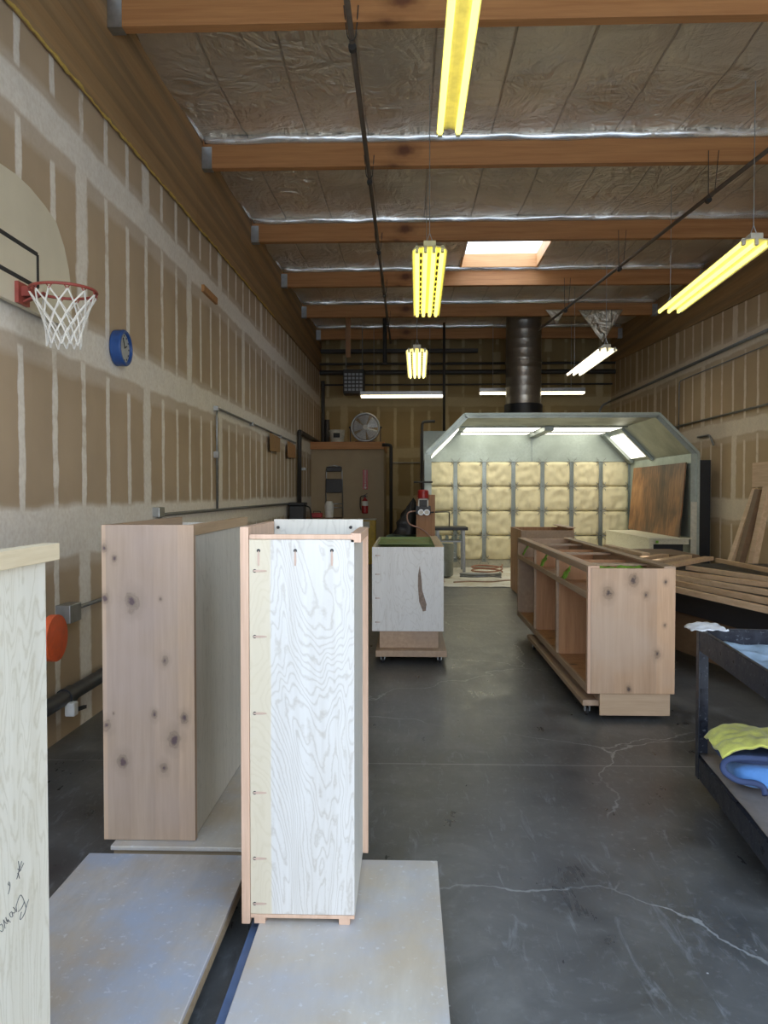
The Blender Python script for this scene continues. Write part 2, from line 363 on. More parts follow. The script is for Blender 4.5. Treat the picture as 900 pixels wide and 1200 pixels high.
# ------------------------------------------------------------------ mesh builder
ORG = {}
class B:
    def __init__(s): s.bm = bmesh.new()
    def _hex(s, vs):
        V = [s.bm.verts.new(v) for v in vs]
        for f in ((0, 3, 2, 1), (4, 5, 6, 7), (0, 1, 5, 4), (1, 2, 6, 5), (2, 3, 7, 6), (3, 0, 4, 7)):
            s.bm.faces.new([V[i] for i in f])
    def box(s, x0, x1, y0, y1, z0, z1, M=None):
        x0, x1 = sorted((x0, x1)); y0, y1 = sorted((y0, y1)); z0, z1 = sorted((z0, z1))
        vs = [Vector(p) for p in ((x0, y0, z0), (x1, y0, z0), (x1, y1, z0), (x0, y1, z0), (x0, y0, z1), (x1, y0, z1), (x1, y1, z1), (x0, y1, z1))]
        if M is not None: vs = [M @ v for v in vs]
        s._hex(vs); return s
    def bar(s, p0, p1, w, h, up=(0, 0, 1)):
        p0 = Vector(p0); p1 = Vector(p1); d = (p1-p0).normalized(); up = Vector(up)
        sd = d.cross(up).normalized(); u = sd.cross(d).normalized()
        a = sd*w/2; b = u*h/2
        s._hex([p0-a-b, p0+a-b, p1+a-b, p1-a-b, p0-a+b, p0+a+b, p1+a+b, p1-a+b]); return s
    def tube(s, pts, r, seg=10, closed=False, cap=True):
        pts = [Vector(p) for p in pts]; n = len(pts)
        rs = r if isinstance(r, (list, tuple)) else [r]*n
        tang = []
        for i in range(n):
            if closed: t = pts[(i+1) % n]-pts[i-1]
            elif i == 0: t = pts[1]-pts[0]
            elif i == n-1: t = pts[-1]-pts[-2]
            else: t = (pts[i+1]-pts[i]).normalized()+(pts[i]-pts[i-1]).normalized()
            tang.append(t.normalized() if t.length > 1e-9 else Vector((0, 0, 1)))
        u = tang[0].orthogonal().normalized(); rings = []
        for i in range(n):
            u = (u - tang[i]*u.dot(tang[i]));
            u = u.normalized() if u.length > 1e-6 else tang[i].orthogonal().normalized()
            w = tang[i].cross(u)
            rings.append([s.bm.verts.new(pts[i]+(u*math.cos(2*PI*k/seg)+w*math.sin(2*PI*k/seg))*rs[i]) for k in range(seg)])
        m = n if closed else n-1
        for i in range(m):
            A = rings[i]; Bq = rings[(i+1) % n]
            for k in range(seg): s.bm.faces.new((A[k], A[(k+1) % seg], Bq[(k+1) % seg], Bq[k]))
        if cap and not closed:
            s.bm.faces.new(rings[0][::-1]); s.bm.faces.new(rings[-1])
        return s
    def cyl(s, p0, p1, r, seg=16, r2=None):
        return s.tube([p0, p1], [r, r if r2 is None else r2], seg)
    def lathe(s, prof, c, axis=(0, 0, 1), seg=24):
        ax = Vector(axis).normalized(); u = ax.orthogonal().normalized(); w = ax.cross(u); c = Vector(c)
        rings = [[s.bm.verts.new(c+ax*h+(u*math.cos(2*PI*k/seg)+w*math.sin(2*PI*k/seg))*max(r, 1e-4)) for k in range(seg)] for r, h in prof]
        for A, Bq in zip(rings, rings[1:]):
            for k in range(seg): s.bm.faces.new((A[k], A[(k+1) % seg], Bq[(k+1) % seg], Bq[k]))
        s.bm.faces.new(rings[0][::-1]); s.bm.faces.new(rings[-1]); return s
    def prism(s, poly, ext):
        ext = Vector(ext); a = [s.bm.verts.new(Vector(p)) for p in poly]; b = [s.bm.verts.new(Vector(p)+ext) for p in poly]; n = len(poly)
        s.bm.faces.new(a[::-1]); s.bm.faces.new(b)
        for i in range(n): s.bm.faces.new((a[i], a[(i+1) % n], b[(i+1) % n], b[i]))
        return s
    def grid(s, nu, nv, f, thick=None):
        V = [[s.bm.verts.new(f(i/nu, j/nv)) for j in range(nv+1)] for i in range(nu+1)]
        for i in range(nu):
            for j in range(nv): s.bm.faces.new((V[i][j], V[i+1][j], V[i+1][j+1], V[i][j+1]))
        return s
    def make_each(s, name, mat, parent, **kw):
        """one part per separate piece"""
        left = set(s.bm.verts); s.bm.verts.index_update(); out = []
        while left:
            st_ = [next(iter(left))]; isl = set(st_)
            while st_:
                v = st_.pop()
                for e_ in v.link_edges:
                    q = e_.other_vert(v)
                    if q not in isl: isl.add(q); st_.append(q)
            left -= isl; nb = B(); mp = {v: nb.bm.verts.new(v.co) for v in isl}
            for f in {f for v in isl for f in v.link_faces}: nb.bm.faces.new([mp[v] for v in f.verts])
            out.append(nb)
        s.bm.free()
        return [nb.make(name, mat, parent, **kw) for nb in out]
    def make(s, name, mat, parent=None, bevel=0., smooth=False, local=False, solid=0., label=None, cat=None, group=None, kind=None, sub=0):
        bmesh.ops.recalc_face_normals(s.bm, faces=s.bm.faces[:])
        me = bpy.data.meshes.new(name)
        ob = bpy.data.objects.new(name, me); COL.objects.link(ob)
        if parent is not None:
            M = ORG[parent.name]
            if not local: bmesh.ops.transform(s.bm, matrix=M.inverted(), verts=s.bm.verts[:])
            ob.parent = parent; ORG[ob.name] = M
        elif kind == 'structure' or not s.bm.verts:
            ORG[ob.name] = Matrix()
        else:
            xs = [v.co for v in s.bm.verts]
            o = Vector(((min(v.x for v in xs)+max(v.x for v in xs))/2, (min(v.y for v in xs)+max(v.y for v in xs))/2, min(v.z for v in xs)))
            M = Matrix.Translation(o); bmesh.ops.transform(s.bm, matrix=M.inverted(), verts=s.bm.verts[:])
            ob.location = o; ORG[ob.name] = M
        s.bm.to_mesh(me); s.bm.free(); me.materials.append(mat)
        if smooth:
            for p in me.polygons: p.use_smooth = True
            if smooth == 'auto': 
                md = ob.modifiers.new('edge', 'EDGE_SPLIT'); md.split_angle = .7
        if solid:
            md = ob.modifiers.new('thickness', 'SOLIDIFY'); md.thickness = solid; md.offset = 0
        if sub:
            md = ob.modifiers.new('smooth', 'SUBSURF'); md.levels = sub; md.render_levels = sub
        if bevel:
            md = ob.modifiers.new('bevel', 'BEVEL'); md.width = bevel; md.segments = 2; md.limit_method = 'ANGLE'
        if label: ob['label'] = label
        if cat: ob['category'] = cat
        if group: ob['group'] = group
        if kind: ob['kind'] = kind
        return ob
def thing(name, label, cat, loc=(0, 0, 0), rz=0., group=None):
    o = bpy.data.objects.new(name, None); COL.objects.link(o); o.empty_display_size = .1
    o.location = loc; o.rotation_euler = (0, 0, rz)
    ORG[o.name] = Matrix.Translation(Vector(loc)) @ Matrix.Rotation(rz, 4, 'Z')
    o['label'] = label; o['category'] = cat
    if group: o['group'] = group
    return o
def struct(name, b, mat, parent=None, **kw):
    return b.make(name, mat, parent, kind='structure', **kw)
def rpath(pts, r=.06, n=5):
    """round the corners of a polyline"""
    pts = [Vector(p) for p in pts]; out = [pts[0]]
    for a, b, c in zip(pts, pts[1:], pts[2:]):
        d1 = (a-b); d2 = (c-b); q = min(r, d1.length*.45, d2.length*.45)
        p1 = b+d1.normalized()*q; p2 = b+d2.normalized()*q
        for i in range(n+1):
            t = i/n; out.append((p1*(1-t)+b*t)*(1-t)+(b*(1-t)+p2*t)*t)
    out.append(pts[-1]); return out
def textmesh(txt, size, extr=.001):
    cu = bpy.data.curves.new('txt', 'FONT'); cu.body = txt; cu.size = size; cu.extrude = extr
    cu.align_x = 'CENTER'; cu.align_y = 'CENTER'
    o = bpy.data.objects.new('txt', cu); COL.objects.link(o); bpy.context.view_layer.update()
    me = bpy.data.meshes.new_from_object(o); bpy.data.objects.remove(o); return me
def text_part(name, txt, size, M, mat, parent):
    """lettering: text lies in the local xy plane, M places it in the world"""
    me = textmesh(txt, size); b = B(); b.bm.from_mesh(me); bpy.data.meshes.remove(me)
    bmesh.ops.transform(b.bm, matrix=M, verts=b.bm.verts[:])
    return b.make(name, mat, parent)

# ------------------------------------------------------------------ room shell
XL, XR, YB, YF = -2.11, 4.83, 18.5, .9
roof = lambda y: 1.5 + 3.42 + .021*y       # underside of the foil at distance y
struct('floor', B().box(XL-.15, XR+.15, YF-.6, YB+.15, -.15, 0), M_floor)
struct('ground_1', B().box(-30, 30, -40, YF-.6, -.15, -.02), M_ground)
struct('wall_left', B().box(XL-.15, XL, YF, YB, 0, roof(YB)+.2), M_wl)
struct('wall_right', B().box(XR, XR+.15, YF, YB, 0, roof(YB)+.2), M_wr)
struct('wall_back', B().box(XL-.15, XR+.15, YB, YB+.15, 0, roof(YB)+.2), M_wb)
wf = B(); wf.box(XL-.15, XR+.15, YF-.15, YF, 3.75, 5.4); wf.box(XL-.15, XL+.1, YF-.15, YF, 0, 3.75); wf.box(XR-.1, XR+.15, YF-.15, YF, 0, 3.75)
struct('wall_front_unseen', wf, M_closet)  # unseen header and side returns, added to shape daylight on the ceiling

PY = [.45+2.44*i for i in range(1, 8)]        # purlin rows
PY = [2.89, 5.33, 7.77, 10.21, 12.62, 15.03, 17.45]
SKX0, SKX1, SKY0, SKY1 = .86, 2.06, 10.36, 12.52
# foil vapour barrier ceiling, sagging a little between the purlins
NX, NY = 150, 300
cb = B(); 
def foil_pt(x, y):
    z = roof(y)
    prev = max([p for p in PY if p <= y] or [YF]); nxt = min([p for p in PY if p > y] or [YB])
    t = (y-prev)/(nxt-prev)
    z -= .05*math.sin(PI*t)
    s = abs(((x-1.43+61) % .61)/.61-.5)*2
    z -= .016*(1-s*s)*math.sin(PI*t)
    z += .022*noise.noise(Vector((x*2.2, y*1.6, 0))) + .012*noise.noise(Vector((x*6, y*5, 3)))
    return Vector((x, y, z))
xs = [XL+(XR-XL)*i/NX for i in range(NX+1)]; ys = [YF+(YB-YF)*j/NY for j in range(NY+1)]
# snap grid lines on the skylight edges
for arr, vals in ((xs, (SKX0, SKX1)), (ys, (SKY0, SKY1))):
    for v in vals:
        k = min(range(len(arr)), key=lambda i: abs(arr[i]-v)); arr[k] = v
V = [[cb.bm.verts.new(foil_pt(x, y)) for y in ys] for x in xs]
for i in range(NX):
    for j in range(NY):
        cx = (xs[i]+xs[i+1])/2; cy = (ys[j]+ys[j+1])/2
        if SKX0 < cx < SKX1 and SKY0 < cy < SKY1: continue
        cb.bm.faces.new((V[i][j], V[i+1][j], V[i+1][j+1], V[i][j+1]))
struct('ceiling', cb, M_foil, smooth=True)
# roof deck above the foil keeps the daylight out
rd = B()
def deck(x0, x1, y0, y1):
    rd._hex([Vector((x0, y0, roof(y0)+.12)), Vector((x1, y0, roof(y0)+.12)), Vector((x1, y1, roof(y1)+.12)), Vector((x0, y1, roof(y1)+.12)),
             Vector((x0, y0, roof(y0)+.2)), Vector((x1, y0, roof(y0)+.2)), Vector((x1, y1, roof(y1)+.2)), Vector((x0, y1, roof(y1)+.2))])
deck(XL-.15, XR+.15, YF-.15, SKY0-.03); deck(XL-.15, XR+.15, SKY1+.03, YB+.15); deck(XL-.15, SKX0-.03, SKY0-.03, SKY1+.03); deck(SKX1+.03, XR+.15, SKY0-.03, SKY1+.03)
struct('roof_1', rd, M_glulam)
# skylight: wooden curb and acrylic pane
zt = at(590, 297, SKY1).z
zt_sky = zt; ck = B(); th = .03; zb = roof(11.4)-.02
ck.box(SKX0-th, SKX0, SKY0-th, SKY1+th, zb, zt); ck.box(SKX1, SKX1+th, SKY0-th, SKY1+th, zb-.01, zt)
ck.box(SKX0, SKX1, SKY0-th, SKY0, zb, zt); ck.box(SKX0, SKX1, SKY1, SKY1+th, zb, zt)
sk = struct('window_1', ck, M_orangewood)
B().box(SKX0-.04, SKX1+.04, SKY0-.04, SKY1+.04, zt, zt+.01).make('pane', M_sky, sk)

# laminated ledger beams along both side walls
def glu(name, x0, x1, f, label):
    b = B(); segs = [YF, 7.6, 12.6, YB]
    for a, c in zip(segs, segs[1:]):
        a2 = a+.002
        b._hex([Vector((x0, a2, f(a2))), Vector((x1, a2, f(a2))), Vector((x1, c, f(c))), Vector((x0, c, f(c))),
                Vector((x0, a2, roof(a2)+.02)), Vector((x1, a2, roof(a2)+.02)), Vector((x1, c, roof(c)+.02)), Vector((x0, c, roof(c)+.02))])
    return b.make(name, M_glulam, None, bevel=.002, label=label, cat='beam')
GL = glu('ledger_beam', XL+.002, XL+.03, lambda y: 1.5+2.48+.022*y, 'deep laminated brown ledger beam along the top of the left wall')
GR = glu('ledger_beam', XR-.03, XR-.002, lambda y: 1.5+2.25+.044*y, 'deep laminated brown ledger beam along the top of the right wall')
# yellow foam bead under the left ledger
fp = []; y = 1.2
while y < 12:
    fp.append(Vector((XL+.028, y, 1.5+2.475+.022*y + random.uniform(-.008, .008)))); y += .05
B().tube(fp, [random.uniform(.004, .013) for _ in fp], 6).make('foam_bead', M_foam, None, smooth=True, label='ragged bead of yellow foam under the left ledger beam', cat='sealant')

# purlins
ords = ['hidden above the doorway', 'nearest, cut by the top edge of the picture', 'second from the front, below the top one', 'third from the front, just before the skylight', 'fourth from the front, behind the skylight', 'fifth from the front, before the exhaust stack', 'deepest, behind the exhaust stack']
for i, py in enumerate(PY):
    if i == 0: continue      # out of sight above the doorway
    zb = 1.5+3.11+.021*py; zt_ = roof(py)-.08
    t = thing('roof_beam', 'reddish wooden roof beam crossing the bay, '+ords[i], 'beam', (1.36, py, zb), group='roof beams')
    B().box(XL+.04, XR-.04, py, py+.09, zb, zt_+.06).make('joist', M_fir, t, bevel=.004)
    for s, x in ((1, XL+.032), (-1, XR-.032)):
        h = B(); h.box(x, x+s*.10, py-.006, py-.001, zb-.005, zb+.21); h.box(x, x+s*.10, py-.006, py+.09, zb-.008, zb-.002)
        h.make('joist_hanger', M_steel, t)
    # folded silver foil edge stapled over the front of the beam
    fb = B(); n = 90
    ph = random.uniform(0, 50)
    def fpt(u, v):
        x = XL+.06+(XR-XL-.12)*u
        w = noise.noise(Vector((x*2.2+ph, i*3., 0)))
        z1 = zt_ - .0 + .012*w; 
        a = v*PI*.9
        bul = .035+.018*noise.noise(Vector((x*3.5+ph, 5, v)))+.006*noise.noise(Vector((x*14, ph, v*3)))
        return Vector((x, py-.004-bul*math.sin(a), z1+(.10+.012*w)*v))
    fb.grid(n, 7, fpt)
    fb.make('foil_edge', M_flap, t, smooth=True, solid=.002)

# silver foil strips along the ledgers
for X, s in ((XL+.035, 1), (XR-.035, -1)):
    pass
fl = B()
fl.grid(160, 4, lambda u, v: Vector((XL+.032+.03*math.sin(v*PI)+.006*noise.noise(Vector((u*90, v*2, 0))), 1.+17*u, roof(1+17*u)-.05+.06*v+.006*noise.noise(Vector((u*60, 4, v))))))
fl.make('trim_1', M_flap, None, kind='structure', smooth=True, solid=.002)

# sprinkler pipes with hangers
def sprinkler(p0, p1, label):
    t = thing('sprinkler_pipe', label, 'pipe', p0)
    n = 8; p0 = Vector(p0); p1 = Vector(p1)
    B().cyl(p0, p1, .021, 12).make('pipe', M_sprink, t, smooth=True)
    for py in PY:
        f = (py+.03-p0.y)/(p1.y-p0.y)
        if 0 < f < 1:
            c = p0.lerp(p1, f); h = B()
            zt_ = 1.5+3.11+.021*py+.1
            h.tube(rpath([(c.x-.05, c.y-.05, zt_), (c.x-.03, c.y, c.z), (c.x, c.y, c.z-.03), (c.x+.03, c.y, c.z), (c.x+.05, c.y-.05, zt_)], .02), .004, 6)
            h.cyl((c.x, c.y+.05, c.z-.03), (c.x, c.y+.1, c.z-.03), .028, 10)
            h.make('hanger', M_darkpipe, t)
sprinkler((-.39, 1.2, 1.5+3.06), (-.39, 17.3, 1.5+3.36), 'thin sprinkler pipe running deep under the roof beams left of the lamps')
sprinkler((3.42, 3.2, 1.5+2.92), (2.42, 14.4, 1.5+3.02), 'diagonal sprinkler pipe under the roof beams on the right of the skylight')

# ------------------------------------------------------------------ hanging lamps
def shop_light(x, y0, y1, z, dx, mat, refl, label, ntube=2, w=.13, rods=True):
    """2.4 m strip lamp running away from the doorway; z is the underside"""
    t = thing('strip_light', label, 'light', (x, y0, z), group='hanging strip lights')
    sh = lambda y: x+dx*(y-y0)/(y1-y0)
    hb = B(); hb._hex([Vector((sh(a)+s*w*.22, a, z+h)) for h in (.035, .085) for a, s in ((y0, -1), (y0, 1), (y1, 1), (y1, -1))]); hb.make('housing', refl, t, bevel=.004)
    rb = B()
    for s in (-1, 1):
        q = [(s*w*.1, .036), (s*w*.5, .022), (s*w*.62, -.004), (s*w*.64, -.004), (s*w*.52, .028), (s*w*.1, .042)]
        va = [rb.bm.verts.new((sh(y0)+a, y0, z+h)) for a, h in q]; vb = [rb.bm.verts.new((sh(y1)+a, y1, z+h)) for a, h in q]
        n = len(q); rb.bm.faces.new(va); rb.bm.faces.new(vb[::-1])
        for k in range(n): rb.bm.faces.new((va[k], vb[k], vb[(k+1) % n], va[(k+1) % n]))
    rb.make('reflector', refl, t)
    for k in range(ntube):
        o = (k-(ntube-1)/2)*w*(.9/max(1, ntube-1)) if ntube > 1 else 0
        B().cyl((sh(y0)+o, y0+.03, z+.006), (sh(y1)+o, y1-.03, z+.006), .019, 12).make('tube', mat, t, smooth='auto')
        e = B()
        for yy, s in ((y0, 1), (y1, -1)): e.box(sh(yy)+o-.014, sh(yy)+o+.014, yy, yy+s*.03, z-.016, z+.04)
        e.make_each('lamp_holder', refl, t)
    if ntube == 4:
        for s_ in (-1, 1):
            for k in range(13):
                yy = y0+.1+(y1-y0-.2)*k/12; xx = sh(yy)+s_*w*.31
                B().box(xx-.010, xx+.010, yy-.045, yy+.045, z-.012, z-.004).make('slot', M_blackpl, t)
    if rods:
        cb_ = B()
        for f in (.03, .97):
            yy = y0+(y1-y0)*f; zt_ = 1.5+3.11+.021*yy+.25
            cb_.tube([(sh(yy)-.03, yy, z+.085), (sh(yy), yy, z+.17), (sh(yy), yy, zt_)], .0035, 6)
            cb_.tube([(sh(yy)+.03, yy, z+.085), (sh(yy), yy, z+.17)], .0035, 6)
        cb_.make_each('hanging_wire', M_steel, t)
    return t
shop_light(.265, 2.60, 5.07, 1.5+2.33, 0, M_tubey, M_ref_y, 'yellow strip light hanging nearest the doorway, at the top of the picture')
shop_light(.185, 6.62, 9.08, 1.5+2.07, .03, M_tubey, M_ref_y, 'yellow four-tube strip light hanging in the middle, left of the skylight', 4, .24)
shop_light(.12, 10.45, 12.9, 1.5+1.92, .03, M_tubep, M_ref_w, 'small-looking pale yellow strip light hanging deepest in the middle row', 4, .24)
shop_light(2.93, 6.60, 9.1, 1.5+2.10, .1, M_tubey, M_ref_w, 'yellow strip light hanging on the right, nearer than the white one', 3, .24)
shop_light(2.93, 11.45, 13.85, 1.5+2.10, .02, M_tubew, M_ref_w, 'white strip light hanging on the right, beyond the yellow one', 3, .24)
def wall_strip(x0, x1, y, z, label):
    t = thing('strip_light', label, 'light', ((x0+x1)/2, y, z), group='strip lights across the back wall')
    B().box(x0, x1, y, y+.12, z+.03, z+.11).make('housing', M_steel, t, bevel=.004)
    B().box(x0, x1, y-.05, y+.17, z+.02, z+.03).make('reflector', M_ref_w, t)
    B().cyl((x0+.02, y, z), (x1-.02, y, z), .022, 12).make('tube', M_tubew, t, smooth='auto')
    B().cyl((x0+.02, y+.12, z), (x1-.02, y+.12, z), .022, 12).make('tube', M_tubew, t, smooth='auto')
    w = B(); 
    for xx in (x0+.3, x1-.3): w.cyl((xx, y+.06, z+.1), (xx, y+.06, roof(y)-.02), .004, 6)
    w.make_each('hanging_wire', M_steel, t)
wall_strip(-1.05, .78, 16.9, 1.5+2.12, 'long white strip light across the back, left of the exhaust stack')
wall_strip(1.56, 3.86, 16.9, 1.5+2.18, 'white strip light across the back, crossing behind the exhaust stack')

# ------------------------------------------------------------------ spray booth
BX0, BX1 = .30, 4.49; IX0, IX1 = .37, 4.40; BY0, BY1 = 12.1, 15.4; ZS, ZT = 2.11, 2.71
booth = thing('spray_booth', 'large galvanised spray booth with a wall of padded filters', 'spray booth', ((BX0+BX1)/2, 13.7, 0))
B().box(BX0, IX0, BY0, BY1, 0, ZS).make('side_wall', M_galvlite, booth)
B().box(IX1, BX1, BY0, BY1, 0, ZS).make('side_wall', M_galvlite, booth)
ch = .60
b = B(); b.prism([(BX0, BY0, ZS), (IX0, BY0, ZS), (BX0+ch+.04, BY0, ZT-.04), (BX0+ch, BY0, ZT)], (0, BY1-BY0, 0)); b.make('canopy_slope', M_galv, booth)
b = B(); b.prism([(BX1, BY0, ZS), (IX1, BY0, ZS), (BX1-ch-.04, BY0, ZT-.04), (BX1-ch, BY0, ZT)], (0, BY1-BY0, 0)); b.make('canopy_slope', M_galv, booth)
B().box(BX0+ch, BX1-ch, BY0, BY1, ZT-.04, ZT).make('canopy_roof', M_galv, booth)
# front flange running round the opening
b = B(); P = [(BX0-.02, 0), (BX0-.02, ZS+.01), (BX0+ch-.01, ZT+.02), (BX1-ch+.01, ZT+.02), (BX1+.02, ZS+.01), (BX1+.02, 0)]
for (a, z0), (c, z1) in zip(P, P[1:]): b.bar((a, BY0-.01, z0), (c, BY0-.01, z1), .04, .026, up=(0, 1, 0))
b.make('front_flange', M_galvlite, booth)
b = B()
b.box(BX1-.09, BX1+.0, BY0-.02, BY0+.0, 0, ZS-.75); b.box(BX0-.0, BX0+.09, BY0-.02, BY0, 0, ZS-.75)
b.make_each('corner_guard', M_offwhite, booth)
# sheet metal above the filters
FT = 2.115; FB = .165
b = B(); b.prism([(IX0, BY1, FT), (IX1, BY1, FT), (IX1, BY1, ZS), (BX1-ch, BY1, ZT), (BX0+ch, BY1, ZT), (IX0, BY1, ZS)], (0, .04, 0)); b.make('back_panel', M_galvlite, booth)
B().box(2.455, 2.475, BY1-.012, BY1, FT, ZT-.05).make('panel_seam', M_galv, booth)
# plenum behind
B().box(.26, 4.5, BY1+.06, 16.5, 0, 2.74).make('plenum', M_galvlite, booth, bevel=.005)
# ceiling divider and lamps
b = B(); b.box(2.40, 2.56, 13.6, BY1, ZT-.12, ZT-.04); b.box(.9, 3.9, 13.64, 13.70, ZT-.06, ZT-.04); b.box(.9, 3.9, 14.70, 14.86, ZT-.06, ZT-.04); b.make_each('lamp_frame', M_galv, booth, bevel=.004)
for x0, x1, y0, y1 in ((1.05, 2.36, 13.75, 14.65), (2.60, 3.80, 13.75, 14.65), (1.05, 2.36, 14.92, 15.35), (2.60, 3.80, 14.92, 15.35)):
    B().box(x0, x1, y0, y1, ZT-.055, ZT-.041).make('lamp_panel', M_boothlamp, booth)
def slope_box(side, y0, y1, u0, u1, d0, d1):
    """box on the inner face of a canopy slope; u runs from the wall (0) to the roof (1), d is the depth off the face"""
    if side > 0: a = Vector((IX1, 0, ZS)); c = Vector((BX1-ch-.04, 0, ZT-.04)); nrm = Vector((-1, 0, -1)).normalized()
    else: a = Vector((IX0, 0, ZS)); c = Vector((BX0+ch+.04, 0, ZT-.04)); nrm = Vector((1, 0, -1)).normalized()
    q = lambda u, y, d: a.lerp(c, u)+Vector((0, y, 0))+nrm*d
    b = B(); b._hex([q(u0, y0, d0), q(u1, y0, d0), q(u1, y1, d0), q(u0, y1, d0), q(u0, y0, d1), q(u1, y0, d1), q(u1, y1, d1), q(u0, y1, d1)]); return b
slope_box(1, 14.05, 15.05, .12, .85, .004, .022).make('lamp_panel', M_boothlamp, booth)
slope_box(-1, 12.7, 15.1, .1, .8, .004, .022).make('lamp_panel', M_boothlamp, booth)
b = B()
for bb in (slope_box(1, 15.1, 15.36, 0, 1, .0, .06), slope_box(1, 13.9, 14.0, 0, 1, 0, .05)):
    me = bpy.data.meshes.new('tmp'); bb.bm.to_mesh(me); b.bm.from_mesh(me); bpy.data.meshes.remove(me); bb.bm.free()
b.make_each('lamp_frame', M_galv, booth)
# filter pads, rails, hooks
NC = 7; pitch = (IX1-IX0)/NC; rowh = (FT-FB)/4
for c in range(NC+1):
    x = IX0+pitch*c; r = B()
    for o in (-.03, .03): r.box(x+o-.009, x+o+.009, BY1-.03, BY1+.02, FB-.05, FT)
    r.box(x-.035, x+.035, BY1-.006, BY1+.02, FB-.05, FT)
    r.make('filter_rail', M_galv, booth)
for c in range(NC):
    for k in range(4):
        x0 = IX0+pitch*c+.030; x1 = IX0+pitch*(c+1)-.030; z0 = FB+rowh*k+.0015; z1 = z0+rowh-.003; sd = c*7+k
        def fp_(u, v, x0=x0, x1=x1, z0=z0, z1=z1, sd=sd):
            e = max(0, 1-(2*u-1)**6)*max(0, 1-(2*v-1)**12)
            pin = (abs(2*u-1)**4)*(abs(2*v-1)**4)*.035
            w = noise.noise(Vector((u*4+sd*3.1, v*4, sd)))
            w2 = noise.noise(Vector((u*10+sd, v*3+abs(u-.5)*6, sd*2.)))
            return Vector((x0+(x1-x0)*u-(u-.5)*pin*2, BY1-.012-.045*e**.6-.03*w*e-.022*w2*e, z0+(z1-z0)*v-(v-.5)*pin*1.2))
        B().grid(16, 16, fp_).make('filter_pad', M_filter, booth, smooth=True, solid=.01)
hk = B()
for c in range(NC+1):
    x = IX0+pitch*c
    for k in range(5):
        z = FB+rowh*k
        for s in (-1, 1):
            if (c == 0 and s < 0) or (c == NC and s > 0): continue
            for dz in (-.05, .0, .05):
                hk.tube([(x+s*.035, BY1-.05, z+dz*.4), (x+s*.075, BY1-.062, z+dz), (x+s*(.11-abs(dz)*.4), BY1-.06, z+dz*1.6)], .0055, 5)
hk.make('filter_hooks', M_conduit, booth)['kind'] = 'stuff'
B().box(IX0, IX1, BY1-.004, BY1+.002, FB, FT).make('filter_backing', M_filter, booth)
hr = B()
for k in range(0, 5):
    hr.box(IX0, IX1, BY1-.02, BY1-.006, FB+rowh*k-.004, FB+rowh*k+.004)
hr.make('filter_cross_wire', M_darkpipe, booth)
B().box(IX0, IX1, BY1, BY1+.04, 0, FB-.006).make('kick_panel', M_offwhite, booth)

# exhaust stack rising from the plenum through the roof
st = thing('exhaust_stack', 'wide round metal exhaust stack rising from the booth to the roof', 'duct', (2.38, 15.98, 2.74))
prof = []; z = 2.9; zr = roof(15.98)+.1
b = B(); pr = []
while z < zr:
    pr += [(.360, z-2.74), (.3625, z-2.74+.012), (.360, z-2.74+.024)]; z += .19
pr.append((.355, zr-2.74))
b.lathe(pr, (2.38, 15.98, 2.74), seg=40); b.make('duct', M_duct, st, smooth=True)
B().lathe([(.39, .28), (.39, .57), (.375, .58)], (2.38, 15.98, 2.74), seg=40).make('collar', M_blackpl, st, smooth='auto')
B().lathe([(.372, 1.42), (.372, 1.47)], (2.38, 15.98, 2.74), seg=40).make('joint_band', M_duct, st)

# things in the booth
t = B(); 
B().bar((4.345, 12.16, .83), (4.345, 12.16, .83), .01, .01) if False else None
b = B(); th_ = .018
b._hex([Vector(p) for p in ((4.25, 12.18, .802), (4.25+th_, 12.18, .802), (4.25+th_, 14.95, .802), (4.25, 14.95, .802), (4.345, 12.18, 1.975), (4.345+th_, 12.18, 1.975), (4.345+th_, 14.95, 1.975), (4.345, 14.95, 1.975))])
b.make('plywood_sheet', M_stain, None, label='dark brown stained plywood sheet leaning on the inside of the booth', cat='plywood sheet')
bn = thing('work_bench', 'long pale wood bench top inside the booth, under the stained sheet', 'bench', (4.05, 13.3, 0))
b = B(); b.box(3.74, 3.76, 12.0, 14.6, .52, .80-.02); b.make('side_panel', M_paleply, bn)
B().box(3.73, 4.38, 11.98, 14.6, .78, .80).make('bench_top', M_paleply, bn)
b = B(); b.box(3.76, 3.80, 12.0, 12.03, .52, .78); b.box(3.80, 4.36, 12.05, 12.07, .70, .78); b.make('end_panel', M_paleply, bn)
b = B(); b.box(3.80, 4.36, 12.3, 12.32, .52, .78); b.make('cavity_shade', M_blackpl, bn)  # black sheet standing in for the shade inside the open bench end
for x in (3.82, 4.3):
    for y in (12.1, 14.4): B().box(x-.03, x+.03, y, y+.06, 0, .52).make('leg', M_lumber, bn)
B().box(3.83, 3.87, 11.975, 11.98, .72, .76).make('tape', M_tape, bn)
B().grid(60, 50, lambda u, v: Vector((.38+4.0*u, 12.2+.05*noise.noise(Vector((u*9, 0, 2)))*(1-v)+3.15*v, .006+.02*max(0, noise.noise(Vector((u*13, v*9, 0))))+.008*noise.noise(Vector((u*40, v*30, 1)))))).make('floor_sheeting', M_sheet, None, smooth=True, label='crumpled white protective sheeting covering the booth floor', cat='floor sheeting', solid=.002)
